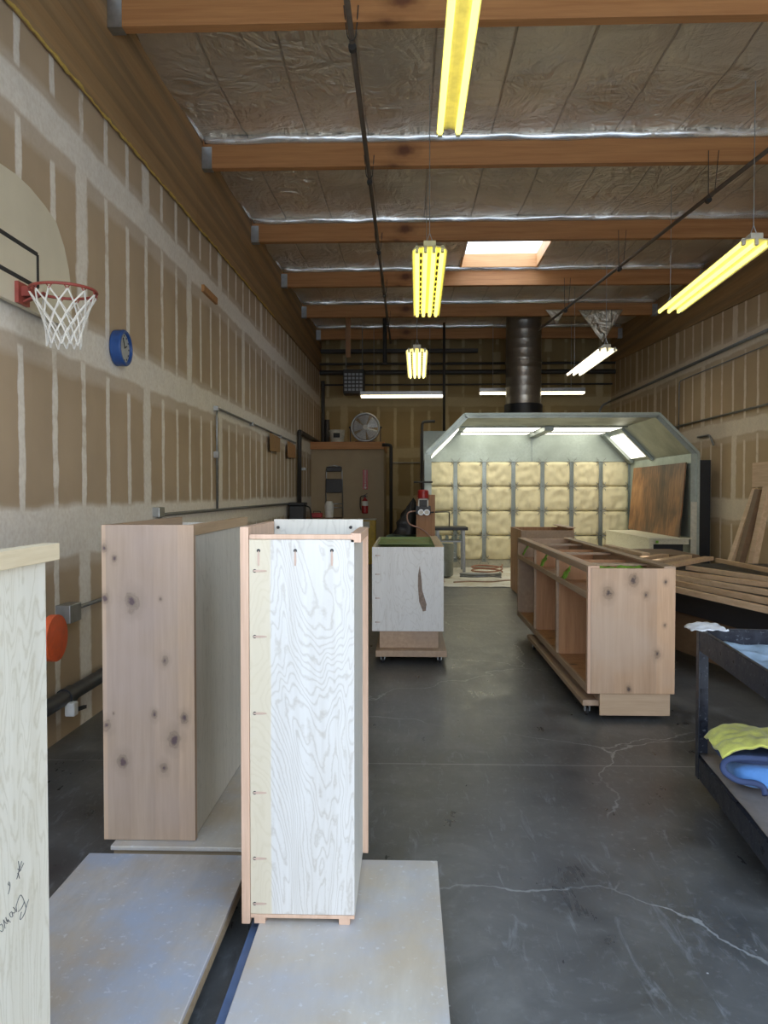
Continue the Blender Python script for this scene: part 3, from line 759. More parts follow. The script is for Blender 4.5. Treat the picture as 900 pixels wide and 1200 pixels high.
# steel trestle table with rollers by the left side of the booth
tr = thing('trestle_table', 'grey metal trestle table with clutter on top at the left of the booth', 'table', (.82, 14.5, 0))
B().box(.5, 1.12, 14.3, 14.9, .80, .86).make('table_top', M_blackpl, tr, bevel=.01)
b = B(); b.box(.55, 1.0, 14.3, 14.85, .58, .61); b.make('shelf', M_conduit, tr)
for x, y in ((.55, 14.35), (1.05, 14.35), (.55, 14.85), (1.05, 14.85)): B().bar((x, y, .02), (x*.96+.03, y, .8), .07, .05).make('leg', M_conduit, tr)
b = B()
for k in range(4): b.lathe([(.03, 0), (.035, .05), (.02, .1)], (.6+.13*k, 14.4, .612), seg=10)
b.make('jar', M_galvlite, tr)
# metal drum
dr = thing('metal_bin', 'round grey metal bin standing behind the white cabinet', 'bin', (.60, 13.55, 0))
B().lathe([(.17, .03), (.2, .05), (.205, .3), (.2, .31), (.205, .33), (.21, .58), (.215, .6), (.19, .6), (.185, .2)], (.60, 13.55, 0), seg=28).make('body', M_galv, dr, smooth='auto')
b = B(); b.tube([(.805, 13.5, .45), (.84, 13.5, .44), (.84, 13.6, .36), (.805, 13.6, .35)], .008, 6); b.make('handle', M_steel, dr)
# regulator stand
rg = thing('regulator_stand', 'upright brown panel carrying a red pump and two gauges left of booth', 'pump stand', (.29, 11.9, 0))
b = B(); b.box(.13, .42, 11.9, 11.93, .1, 1.47); b.box(.10, .45, 11.8, 12.0, .02, .1); b.make('panel', M_alderin, rg)
b = B(); b.lathe([(.06, 0), (.085, .01), (.085, .12), (.07, .135), (.03, .14)], (.235, 11.82, 1.41), seg=20); b.make('pump_body', M_red, rg, smooth='auto')
b = B(); b.box(.12, .35, 11.8, 11.89, 1.17, 1.30); b.cyl((.09, 11.84, 1.665), (.38, 11.84, 1.665), .014, 8); b.cyl((.235, 11.84, 1.54), (.235, 11.84, 1.66), .02, 8); b.box(.17, .30, 11.79, 11.85, 1.295, 1.40); b.make_each('manifold', M_blackpl, rg, bevel=.006)
b = B(); b.box(.155, .175, 11.78, 11.789, 1.29, 1.41); b.box(.155, .315, 11.78, 11.789, 1.392, 1.41); b.box(.295, .315, 11.78, 11.789, 1.29, 1.41); b.make('label_plate', M_white, rg)
for x in (.20, .29):
    g = B().cyl((x, 11.80, 1.20), (x, 11.76, 1.20), .045, 18).make('gauge', M_steel, rg, smooth='auto')
    B().cyl((x, 11.76, 1.20), (x, 11.756, 1.20), .036, 18).make('gauge_dial', M_white, g)
b = B(); b.tube(rpath([(.12, 11.84, 1.22), (-.02, 11.78, 1.2), (0, 11.78, 1.02), (.22, 11.8, .95), (.38, 11.8, .8), (.45, 11.84, .5), (.5, 12.1, .2), (.6, 12.6, .04)], .15), .011, 8); b.make('hose', flat('pinkish_hose', (.50, .30, .24), .5), rg, smooth=True)
b = B(); b.tube(rpath([(.35, 11.84, 1.2), (.62, 12.2, 1.2), (.72, 13.4, 1.16), (.78, 14.5, .87)], .2), .011, 8); b.make('hose', M_blackpl, rg, smooth=True)
# hoses lying on the sheeting
hs = [(0.75, 12.55, .04), (1.0, 12.7, .04), (1.35, 12.6, .04), (1.7, 12.9, .04), (1.9, 12.7, .04)]
B().tube(rpath(hs, .12), .012, 8).make('air_hose', flat('tan_hose', (.42, .28, .20), .5), None, smooth=True, label='tan air hose trailing across the white floor sheeting', cat='hose')
cl = [Vector((1.45+.28*math.cos(a)+.02*math.sin(3*a), 14.1+.45*math.sin(a), .05+.01*a)) for a in [k*.25 for k in range(52)]]
B().tube(cl, .014, 8).make('air_hose', flat('red_brown_hose', (.36, .16, .10), .5), None, smooth=True, label='reddish coiled air hose lying on the sheeting inside the booth', cat='hose')
c2 = [Vector((1.25+.35*math.cos(a), 13.2+.16*math.sin(a)+.02*math.cos(5*a), .05+.006*a)) for a in [k*.3 for k in range(44)]]
B().tube(c2, .016, 8).make('air_hose', M_conduit, None, smooth=True, label='grey coiled hose lying on the sheeting near the trestle table', cat='hose')
# jacket and covered bench left of the booth
b = B(); 
def jk(u, v):
    a = u*2*PI; r = (.05+.15*v**.8)*(1+.55*noise.noise(Vector((math.cos(a)*2.2, math.sin(a)*2.2, v*4))))
    return Vector((.0+r*1.0*math.cos(a)-.06*v+.09*(1-v), 12.6+r*.6*math.sin(a), .82+.60*(1-v)*(1-.12*abs(math.cos(a)))))
jkb = B().grid(20, 14, jk); bmesh.ops.remove_doubles(jkb.bm, verts=jkb.bm.verts[:], dist=.0005)
jkb.make('jacket', M_blackpl, None, smooth=True, label='black jacket heaped on the bench left of the booth', cat='jacket')
cbn = thing('covered_bench', 'low bench under a grey-green cover behind the white cabinet', 'bench', (-.1, 12.7, 0))
B().grid(24, 14, lambda u, v: Vector((-.42+.66*u, 12.35+.8*v, .80+.03*noise.noise(Vector((u*5, v*4, 0)))-.12*(2*abs(u-.5))**6-.2*(2*abs(v-.5))**8))).make('cover', flat('grey_green_cloth', (.10, .15, .12), .85), cbn, smooth=True, solid=.01)
B().box(-.38, .2, 12.4, 13.1, .1, .66).make('bench_body', M_brownply, cbn)

# ------------------------------------------------------------------ closet at the back left
struct('wall_closet', B().box(XL, -.52, 16.7, YB, 0, 2.44), M_closet)
B().box(XL, -.50, 16.55, YB, 2.44, 2.60).make('trim_2', M_fir, None, kind='structure', bevel=.004)
fan = thing('round_fan', 'round grey floor fan standing on the closet roof ledge', 'fan', (-.93, 16.8, 2.60))
c = Vector((-.93, 16.78, 2.93)); 
b = B(); b.tube([c+Vector((.30*math.cos(a), 0, .30*math.sin(a))) for a in [k*PI/18 for k in range(36)]], .022, 8, closed=True)
b.tube([c+Vector((.30*math.cos(a), .13, .30*math.sin(a))) for a in [k*PI/18 for k in range(36)]], .02, 8, closed=True)
b.make('ring', M_steel, fan, smooth=True)
b = B()
for r in (.06, .1, .14, .18, .22, .26): b.tube([c+Vector((r*math.cos(a), -.045+.12*r*r*5, r*math.sin(a))) for a in [k*PI/12 for k in range(24)]], .0035, 4, closed=True)
for k in range(24):
    a = k*PI/12; b.tube([c+Vector((.04*math.cos(a), -.045, .04*math.sin(a))), c+Vector((.18*math.cos(a), -.025, .18*math.sin(a))), c+Vector((.30*math.cos(a), 0, .30*math.sin(a)))], .003, 4)
b.make('grille', M_steel, fan)
B().lathe([(.05, 0), (.055, .02), (.05, .1)], c+Vector((0, -.05, 0)), (0, 1, 0), 20).make('hub', M_white, fan, smooth='auto')
for k in range(5):
    a0 = k*2*PI/5+.5; b = B()
    b.grid(6, 4, lambda u, v, a0=a0: c+Vector(((.05+.22*u)*math.cos(a0+(v-.5)*(1.0)), .05+.05*(v-.5), (.05+.22*u)*math.sin(a0+(v-.5)*(1.0))))); b.make('blade', M_wheelgrey, fan, smooth=True, solid=.003)
b = B(); b.box(-1.15, -.71, 16.76, 16.92, 2.60, 2.63)
for s in (-1, 1): b.bar((c.x+s*.33, 16.83, 2.61), (c.x+s*.33, 16.83, 2.93), .02, .03, up=(0, 1, 0)); b.cyl((c.x+s*.30, 16.83, 2.93), (c.x+s*.36, 16.83, 2.93), .025, 10)
b.make('stand', M_blackpl, fan)
bk = thing('plastic_bucket', 'off-white bucket on the closet ledge left of the fan', 'bucket', (-1.55, 16.85, 2.60))
B().lathe([(.14, 0), (.17, .24), (.18, .245), (.18, .27), (.172, .275), (.168, .27), (.14, .02)], (-1.55, 16.85, 2.60), seg=24).make('body', M_offwhite, bk, smooth='auto')
B().tube([(-1.73, 16.8, 2.86), (-1.72, 16.72, 2.72), (-1.55, 16.66, 2.66), (-1.38, 16.72, 2.72), (-1.37, 16.8, 2.86)], .004, 6).make('handle', M_steel, bk)
B().box(-1.62, -1.48, 16.685, 16.694, 2.70, 2.80).make('label_patch', M_ink, bk)
# folding step stool hung on the closet wall
ss = thing('step_stool', 'folded step stool with black treads hung on the tan closet wall', 'step stool', (-1.59, 16.65, 1.1))
b = B()
for s in (-1, 1): b.tube([(-1.6+s*.19, 16.66, 1.02-.05*s), (-1.6+s*.17, 16.66, 1.98), (-1.6+s*.13, 16.66, 2.07)], .013, 8)
b.tube([(-1.74, 16.66, 2.06), (-1.6, 16.66, 2.09), (-1.46, 16.66, 2.06)], .016, 8)
b.cyl((-1.78, 16.65, 1.26), (-1.42, 16.65, 1.26), .011, 8); b.cyl((-1.78, 16.65, 1.18), (-1.42, 16.65, 1.18), .011, 8)
b.make('frame', M_steel, ss, smooth=True)
B().box(-1.77, -1.43, 16.60, 16.64, 1.96, 2.06).make('tread', M_blackpl, ss, bevel=.012)
B().box(-1.78, -1.43, 16.60, 16.64, 1.50, 1.80).make('tread', M_blackpl, ss, bevel=.012)
# extinguisher and sign
ex = thing('fire_extinguisher', 'red fire extinguisher hung on the closet wall below its sign', 'fire extinguisher', (-.93, 16.6, 1.05))
B().lathe([(.05, 0), (.068, .015), (.07, .2), (.066, .27), (.045, .31), (.022, .33), (.022, .36)], (-.93, 16.61, 1.05), seg=22).make('cylinder', M_red, ex, smooth='auto')
B().lathe([(.0715, .17), (.0715, .27)], (-.93, 16.61, 1.05), seg=22).make('label_band', M_white, ex, smooth='auto')
b = B(); b.box(-.955, -.905, 16.59, 16.63, 1.40, 1.44); b.bar((-.99, 16.6, 1.42), (-.87, 16.6, 1.49), .02, .012); b.bar((-.99, 16.6, 1.40), (-.87, 16.6, 1.42), .02, .012); b.cyl((-.93, 16.6, 1.44), (-.93, 16.56, 1.44), .02, 10); b.make('valve', M_blackpl, ex)
B().tube(rpath([(-.94, 16.6, 1.44), (-1.03, 16.6, 1.42), (-1.035, 16.6, 1.2), (-1.01, 16.6, 1.12)], .05), .01, 8).make('hose', M_rubber, ex, smooth=True)
sg = thing('extinguisher_sign', 'tall red sign with white letters above the fire extinguisher', 'sign', (-.92, 16.69, 1.58))
B().box(-.98, -.87, 16.688, 16.698, 1.575, 2.0).make('plate', M_red, sg)
MF = lambda x, y, z: Matrix.Translation((x, y, z)) @ Matrix.Rotation(PI/2, 4, 'X')
text_part('lettering', 'FIRE EXTINGUISHER', .042, MF(-.925, 16.686, 1.81) @ Matrix.Rotation(PI/2, 4, 'Z'), M_white, sg)
B().prism([(-.955, 16.687, 1.62), (-.925, 16.687, 1.585), (-.895, 16.687, 1.62)], (0, -.002, 0)).make('arrow', M_white, sg)
# yellow safety cabinet
yc = thing('safety_cabinet', 'narrow yellow safety cabinet at the foot of the closet wall', 'cabinet', (-.87, 16.2, 0))
B().box(-1.05, -.68, 16.05, 16.5, 0, .93).make('body', M_yellow, yc, bevel=.008)
B().box(-1.03, -.70, 16.03, 16.048, .08, .74).make('door', M_yellow, yc, bevel=.004)
B().box(-.99, -.80, 16.028, 16.048, .76, .90).make('label_plate', M_offwhite, yc)
B().prism([(-.93, 16.026, .62), (-.87, 16.026, .56), (-.81, 16.026, .62)], (0, -.002, 0)).make('warning_mark', M_red, yc)
B().box(-1.06, -.67, 16.03, 16.52, .93, .95).make('lid', M_offwhite, yc)
# white container and red toolbox standing on a low cupboard
lc = thing('low_cupboard', 'low brown cupboard hidden behind the tall cabinets by the left wall', 'cupboard', (-1.72, 14.6, 0))
B().box(-2.08, -1.28, 14.3, 15.0, 0, 1.03).make('body', M_brownply, lc, bevel=.005)
B().box(-2.05, -1.31, 14.28, 14.298, .08, 1.0).make('door', M_brownply, lc)
B().lathe([(.075, 0), (.09, .2), (.085, .26), (.06, .29), (.06, .31)], (-1.5, 14.6, 1.03), seg=20).make('white_jug', M_white, None, smooth='auto', label='white plastic jug on the low cupboard below the step stool', cat='jug')
rt = thing('toolbox', 'small red toolbox beside the white plastic jug', 'toolbox', (-1.72, 14.5, 1.03))
B().box(-1.83, -1.62, 14.45, 14.6, 1.03, 1.12).make('box', M_red, rt, bevel=.01)
B().tube(rpath([(-1.79, 14.52, 1.12), (-1.79, 14.52, 1.15), (-1.66, 14.52, 1.15), (-1.66, 14.52, 1.12)], .02), .006, 6).make('handle', M_blackpl, rt)
# tall black bin by the left wall
bb = thing('trash_bin', 'tall black bin against the left wall below the dark pipe', 'bin', (-1.93, 13.4, 0))
b = B(); b.prism([(-2.06, 13.25, 0.02), (-1.80, 13.25, .02), (-1.80, 13.55, .02), (-2.06, 13.55, .02)], (0, 0, 1.26)); b.make('body', M_blackpl, bb, bevel=.02)
B().box(-2.08, -1.78, 13.23, 13.57, 1.28, 1.33).make('lid', M_blackpl, bb, bevel=.015)
B().tube(rpath([(-1.79, 13.3, 1.28), (-1.70, 13.3, 1.25), (-1.66, 13.3, .95), (-1.75, 13.3, .7)], .1), .012, 8).make('hose', M_blackpl, bb, smooth=True)

# pipes at the back left
B().tube(rpath([(XL+.06, YB-.1, 2.66), (XL+.06, 14.6, 2.66), (XL+.06, 14.6, 2.66), (XL+.06, 14.5, 2.66), (XL+.06, 14.45, 1.3)], .08), .042, 12).make('black_pipe', M_darkpipe, None, smooth=True, label='thick dark pipe rising up the left wall, then running back to closet', cat='pipe')
B().tube(rpath([(-.55, 16.4, 2.52), (-.36, 16.4, 2.52), (-.36, 16.4, .05)], .06), .036, 12).make('black_pipe', M_darkpipe, None, smooth=True, label='dark vertical pipe at the right corner of the tan closet', cat='pipe')
B().tube(rpath([(.42, 12.0, 2.66-.05), (.22, 12.0, 2.61), (.22, 12.0, 1.55)], .06), .022, 12).make('black_pipe', M_darkpipe, None, smooth=True, label='thin black pipe hooked down the left edge of the booth', cat='pipe')
B().tube([(.78, 16.7, 2.75), (.78, 16.7, roof(16.7)-.1)], .03, 10).make('black_pipe', M_darkpipe, None, smooth=True, label='thin black pipe rising above the left side of the booth', cat='pipe')
b = B(); b.cyl((-1.98, 17.9, 2.6), (-1.98, 17.9, 4.1), .045, 12); b.cyl((-1.88, 17.9, 2.6), (-1.88, 17.9, 3.2), .06, 12)
b.make('riser_pipe', M_darkpipe, None, smooth='auto', label='dark riser pipes in the back left corner above the closet', cat='pipe')
for z, r, lab in ((4.30, .055, 'lower thick dark pipe running across under the roof at the back'), (4.50, .03, 'upper thin dark pipe running across under the roof at the back')):
    B().cyl((XL+.05, 17.95, z), (XR-.05, 17.95, z), r, 12).make('cross_pipe', M_darkpipe, None, smooth='auto', label=lab, cat='pipe')
B().cyl((XL+.05, 18.2, 4.05), (XR-.05, 18.2, 4.05), .022, 10).make('cross_pipe', M_darkpipe, None, smooth='auto', label='lowest thin dark pipe fixed across the back wall', cat='pipe')
B().cyl((-.42, YB-.04, 2.22), (.32, YB-.04, 2.22), .014, 8).make('wall_conduit', M_conduit, None, smooth='auto', label='thin conduit across the back wall between the closet and booth', cat='conduit')
# unit heater
uh = thing('unit_heater', 'dark box heater with a grid of louvres hung at back left', 'heater', (-1.2, 16.9, 3.65))
B().box(-1.45, -.98, 17.2, 17.6, 3.72, 4.26).make('casing', M_darkpipe, uh, bevel=.01)
b = B()
lv = 0
for k in range(5):
    for j in range(5): b.box(-1.42+.085*j, -1.36+.085*j, 17.18, 17.199, 3.78+.085*k, 3.83+.085*k)
b.make_each('louvre', M_conduit, uh)
b = B(); 
for x in (-1.4, -1.03): b.cyl((x, 17.4, 4.26), (x, 17.4, roof(17.4)-.05), .01, 6)
b.make_each('hanger_rod', M_steel, uh)
B().box(XL+.1, 1.6, 17.7, 17.85, 4.72, 4.80).make('cross_beam', M_darkpipe, None, label='dark flat duct running left of the stack high at the back', cat='duct')
p = at(408, 405, 16.2); B().box(p.x-.05, p.x+.05, 16.2, 16.24, 4.35, roof(16.2)-.03).make('hanging_brace', M_alderin, None, label='brown wooden brace hanging from the roof above the box heater', cat='brace')
p = at(451, 410, 16.4); B().cyl((p.x, 16.4, 4.25), (p.x, 16.4, roof(16.4)-.03), .045, 10).make('hanging_pipe', M_darkpipe, None, smooth='auto', label='dark pipe dropping from the roof at the end of the sprinkler line', cat='pipe')
# loose foil pieces hanging near the stack
for (x0, y0, w, h, lab) in ((2.62, 14.85, .38, .28, 'small torn foil flap hanging beside the exhaust stack'), (3.25, 14.9, .85, .62, 'large triangular foil sheet hanging right of the exhaust stack')):
    zt_ = 1.5+3.11+.021*y0+.02
    b = B(); b.grid(10, 10, lambda u, v: Vector((x0+w*(u*(1-v)+v*.55), y0-.02-.05*v*noise.noise(Vector((u*5, v*5, x0))), zt_+.05-h*v)))
    b.make('foil_flap', M_foil, None, smooth=True, solid=.003, label=lab, cat='foil')

# ------------------------------------------------------------------ left wall fittings
hp = thing('basketball_hoop', 'fan-shaped cream basketball backboard with red rim and white net', 'basketball hoop', (XL+.05, 4.0, 2.45))
XB = -2.04; yc0 = 3.98
prof = [(-.60, 2.485), (.60, 2.485), (.655, 2.55), (.65, 2.72), (.62, 2.84), (.56, 2.96), (.46, 3.07), (.32, 3.115), (.15, 3.15), (0, 3.16), (-.15, 3.15), (-.32, 3.115), (-.46, 3.07), (-.56, 2.96), (-.62, 2.84), (-.65, 2.72), (-.655, 2.55)]
B().prism([(XB, yc0+a, z) for a, z in prof], (-.03, 0, 0)).make('backboard', M_cream, hp, bevel=.004)
b = B()
for (a0, z0, a1, z1) in ((-.22, 2.63, .22, 2.63), (.22, 2.63, .22, 2.81), (.22, 2.81, -.22, 2.81), (-.22, 2.81, -.22, 2.63)):
    b.bar((XB+.002, yc0+a0, z0), (XB+.002, yc0+a1, z1), .004, .022, up=(0, a1-a0 == 0, z1-z0 == 0) if True else (0, 0, 1))
b.make('target_square', M_ink, hp)
rz_ = 2.56; rr = .165; rc = Vector((XB+.065+rr, yc0+.03, rz_))
b = B(); b.box(XB, XB+.02, yc0-.03, yc0+.09, 2.49, 2.60); b.box(XB+.02, XB+.08, yc0, yc0+.06, 2.53, 2.58); b.bar((XB+.01, yc0+.03, 2.50), (rc.x-rr*.6, yc0+.03, rz_-.01), .03, .01); b.make('bracket', M_rim, hp)
b = B(); b.tube([rc+Vector((rr*math.cos(a), rr*math.sin(a), 0)) for a in [k*PI/20 for k in range(40)]], .008, 8, closed=True)
for k in range(12):
    a = k*PI/6; b.tube([rc+Vector((rr*math.cos(a-.08), rr*math.sin(a-.08), -.005)), rc+Vector((rr*math.cos(a), rr*math.sin(a), -.026)), rc+Vector((rr*math.cos(a+.08), rr*math.sin(a+.08), -.005))], .0035, 5)
b.make('rim', M_rim, hp, smooth=True)
b = B()
def nr(z): return rr*(1-.95*z+.5*z*z*1.0) if z < 1 else rr*.55
levels = [0, .22, .42, .6, .78, 1.]; NL = .27
for k in range(12):
    for s in (-1, 1):
        pts = []
        for li, l in enumerate(levels):
            a = k*PI/6+s*(li % 2)*PI/12 + s*PI/12*0 ; 
            a = k*PI/6+s*li*PI/12
            r = rr*(1-.62*math.sin(l*PI/2)+.14*l)
            pts.append(rc+Vector((r*math.cos(a)+.01*noise.noise(Vector((a, l*3, 1))), r*math.sin(a), -.02-NL*l+.01*noise.noise(Vector((a*2, l*4, 5))))))
        b.tube(pts, .0045, 5)
b.make('net', M_net, hp)
ckk = thing('wall_clock', 'round wall clock with a thick blue case on the left wall', 'clock', (XL, 5.5, 2.5))
cy_, cz_ = 5.50, 1.5+(577.5-407)*5.5/900
b = B(); b.lathe([(.115, 0.001), (.128, .01), (.13, .075), (.122, .085), (.108, .085), (.104, .06)], (XL, cy_, cz_), (1, 0, 0), 36); b.make('case', M_blue, ckk, smooth='auto')
B().lathe([(.104, .062), (.104, .066)], (XL, cy_, cz_), (1, 0, 0), 36).make('dial', M_dial, ckk)
b = B(); b.bar((XL+.069, cy_, cz_), (XL+.069, cy_+.045, cz_+.02), .004, .008); b.bar((XL+.071, cy_, cz_), (XL+.071, cy_-.03, cz_+.07), .004, .006)
for k in range(12): a = k*PI/6; b.box(XL+.066, XL+.069, cy_+.088*math.cos(a)-.004, cy_+.088*math.cos(a)+.004, cz_+.088*math.sin(a)-.006, cz_+.088*math.sin(a)+.006)
b.make('hands', M_ink, ckk)
def onL(x, y, off=0.): return atx(x, y, XL+off)
p = onL(236, 337); q = onL(252, 357)
B().box(XL+.001, XL+.03, p.y, q.y, q.z, q.z+.07).make('wood_scrap', M_card2, None, label='small reddish wood strip fixed high on the left wall', cat='wood block')
# conduits
a0 = onL(254, 478, .03); a1 = onL(345, 519, .03)
zc = (a0.z+a1.z)/2
cu = thing('wall_conduit', 'thin grey conduit dropping down the left wall and running back level', 'conduit', a0)
B().tube(rpath([(XL+.03, a0.y, 1.3), (XL+.03, a0.y, a0.z), (XL+.03, 14.2, a0.z-.0)], .12, 8), .013, 10).make('pipe', M_conduit, cu, smooth=True)
b = B()
for yy in (8.3, 10.2, 12.5): b.box(XL, XL+.05, yy, yy+.03, a0.z-.03, a0.z+.02)
b.box(XL, XL+.05, a0.y-.03, a0.y+.03, 1.88, 1.95); b.make('clamp', M_steel, cu)
lo = onL(215, 601, .03)
cl_ = thing('wall_conduit', 'long low conduit running level along the left wall behind the cabinets', 'conduit', lo)
B().tube(rpath([(XL+.03, 6.35, 1.30), (XL+.03, 6.5, lo.z), (XL+.03, 14.0, lo.z), (XL+.03, 14.1, lo.z-.1)], .06), .016, 10).make('pipe', M_conduit, cl_, smooth=True)
B().box(XL, XL+.06, 6.28, 6.42, 1.30, 1.38).make('switch_box', M_steel, cl_, bevel=.004)
j = onL(72, 718); 
jb = thing('junction_box', 'grey-blue junction box on the left wall between the tall cabinets', 'junction box', (XL, j.y, j.z))
B().box(XL, XL+.09, j.y-.08, j.y+.08, j.z-.055, j.z+.055).make('box', M_steel, jb, bevel=.004)
B().tube([(XL+.04, j.y+.07, j.z+.01), (XL+.04, j.y+2.2, j.z+.01)], .013, 8).make('conduit', M_conduit, jb, smooth=True)
dp = onL(80, 815, .08)
dpt = thing('drain_pipe', 'thick black pipe low on the left wall with a white valve', 'pipe', (XL+.08, 4.6, dp.z))
B().cyl((XL+.08, 3.2, dp.z-.0), (XL+.08, 8.5, dp.z+.0), .045, 16).make('pipe', M_abs, dpt, smooth='auto')
B().cyl((XL+.08, dp.y-.06, dp.z), (XL+.08, dp.y+.04, dp.z), .053, 16).make('coupling', M_abs, dpt, smooth='auto')
b = B(); b.box(XL+.1, XL+.16, dp.y-.10, dp.y-.04, dp.z-.10, dp.z-.02); b.make('valve_body', M_white, dpt, bevel=.008)
B().bar((XL+.13, dp.y-.04, dp.z-.08), (XL+.13, dp.y+.12, dp.z-.10), .02, .02).make('valve_lever', M_blackpl, dpt)
B().lathe([(.02, 0), (.125, .01), (.125, .05), (.02, .06)], (-1.93, 4.05, .72), (1, 0, 0), 28).make('hose_reel_disc', M_orange, None, smooth='auto', label='round orange plastic disc hung on the wall behind the leftmost cabinet', cat='reel')
for x0, x1, yt, yb, mt, lab in ((316, 328, 507, 530, M_card, 'darker cardboard sheet hung from the conduit on the left wall'), (337, 346, 517, 537, M_card2, 'lighter orange cardboard sheet hung near the dark wall pipe')):
    p = onL(x0, yt, .05); q = onL(x1, yb, .05)
    B().prism([(XL+.05, p.y, p.z), (XL+.05, q.y, p.z-.02), (XL+.05, q.y, q.z), (XL+.05, p.y+.02, q.z-.02)], (.006, 0, 0)).make('cardboard_sheet', mt, None, label=lab, cat='cardboard')
B().box(XL, XL+.08, 15.2, 15.4, 1.95, 2.0).make('wall_hook', M_steel, None, label='small metal bracket on left wall just before the closet', cat='bracket')

# ------------------------------------------------------------------ right wall fittings
def onR(x, y, off=0.): return atx(x, y, XR-off)
h1 = onR(800, 432, .03).z; h2 = onR(850, 419, .03)
h1 = 1.5+2.17
b = B(); b.tube(rpath([(XR-.03, 3., h1), (XR-.03, YB-.15, h1-.0), (XR-.25, YB-.04, h1-.1), (XR-.3, YB-.04, h1-.45)], .15), .024, 10)
b.make('wall_conduit', M_conduit, None, smooth=True, label='upper thick conduit along the right wall, reaching the back wall', cat='conduit')
zz = onR(880, 412, .03).z
p = onR(796, 450, .03)
B().tube(rpath([(XR-.03, 3., zz), (XR-.03, p.y, zz), (XR-.03, p.y+.02, 2.3)], .1), .009, 8).make('wall_conduit', M_conduit, None, smooth=True, label='thin middle conduit on the right wall that turns down behind booth', cat='conduit')
p = onR(786, 502, .03); zq = onR(890, 476, .03).z
B().tube([(XR-.03, 3., zq), (XR-.03, p.y, zq)], .016, 10).make('wall_conduit', M_conduit, None, smooth=True, label='lowest dark conduit on the right wall, ending above the booth', cat='conduit')
B().tube(rpath([(XR-.03, 12.9, 2.42), (XR-.03, 12.4, 2.42), (XR-.05, 12.2, 2.25)], .08), .016, 10).make('conduit_elbow', M_conduit, None, smooth=True, label='short bent conduit end on the right wall beside the booth corner', cat='conduit')
B().box(4.54, 4.80, 12.35, 12.40, 0, 2.02).make('gap_board', M_blackpl, None, bevel=.003, label='narrow black panel closing the gap between booth and right wall', cat='panel')
p = onR(883, 571); 
B().box(XR-.02, XR-.001, p.y-2.0, p.y, p.z, p.z+.34).make('plywood_scrap', M_lumber2, None, label='pale plywood piece on the right wall above the leaning boards', cat='plywood')

# ------------------------------------------------------------------ foreground platforms
def caster(par, x, y, ztop, r=.028, rz=0.):
    c_ = B(); c_.box(x-.03, x+.03, y-.03, y+.03, ztop-.006, ztop); c_.box(x-.018, x-.013, y-.02, y+.02, r, ztop); c_.box(x+.013, x+.018, y-.02, y+.02, r, ztop)
    c_.make('caster_fork', M_steel, par)
    B().lathe([(r*.6, -.011), (r, -.009), (r, .009), (r*.6, .011)], (x, y, r+.001), (1, 0, 0), 20).make('caster_wheel', M_rubber, par, smooth='auto')
def platform(name, x0, x1, y0, y1, zt, th, mat, label, sk=0.):
    t = thing(name, label, 'dolly', ((x0+x1)/2, (y0+y1)/2, 0), group='plywood dollies on the floor')
    b = B(); b.prism([(x0, y0, zt-.018), (x1-sk, y0, zt-.018), (x1, y1, zt-.018), (x0, y1, zt-.018)], (0, 0, .018)); b.make('deck', mat, t, bevel=.003)
    b = B(); b.box(x0+.01, x0+.06, y0+.01, y1-.01, zt-th, zt-.019); b.box(x1-.06-sk, x1-.002, y0+.01, y1-.01, zt-th, zt-.019); b.box(x0+.06, x1-.06, y1-.06, y1-.01, zt-th, zt-.019); b.box(x0+.06, x1-.06, y0+.01, y0+.06, zt-th, zt-.019)
    b.make('frame', M_plyedge, t)
    for x in (x0+.09, x1-.09):
        for y in (y0+.12, y1-.12): caster(t, x, y, zt-th+.001, min(.026, (zt-th)*.42))
    return t
platform('dolly', -1.22, -.592, 1.35, 2.875, .12, .055, M_dolly, 'stained plywood dolly with a painted-in blue sky sheen at lower left, empty in front of knotty cabinet')
platform('dolly', -1.16, -.42, 2.93, 4.1, .122, .05, M_dolly2, 'plywood dolly carrying the tall knotty cabinet')
pd2 = platform('dolly', -.478, .112, 1.45, 2.865, .115, .05, M_dolly2, 'pale worn plywood dolly carrying the tall white cabinet, nearest the camera')
B().box(-.515, -.479, 1.45, 2.6, .06, .075).make('edge_strip', M_bluestrip, pd2, label='blue-grey edge strip')

# ------------------------------------------------------------------ cabinets
def pocket(par, x, y, z, vert=False, d=(0, -1, 0)):
    L = .050; w = .0036
    b = B()
    if vert: b.grid(8, 1, lambda u, v: Vector((x+(v-.5)*2*w*math.sin(PI*min(1, .15+u*.9))**.4, y, z+L*u)))
    else: b.grid(8, 1, lambda u, v: Vector((x+L*.85*u, y, z+(v-.5)*2*w*math.sin(PI*min(1, .12+u*.85))**.4)))
    b.make('pocket_hole', flat('pocket_hole_wood', (.50, .36, .28), .7), par, solid=.002)
    b = B(); b.cyl((x+(0 if vert else .004), y-.0006, z+(.048 if vert else 0)), (x+(0 if vert else .004), y+.001, z+(.048 if vert else 0)), .0058, 10); b.make('screw_hole', M_ink, par)

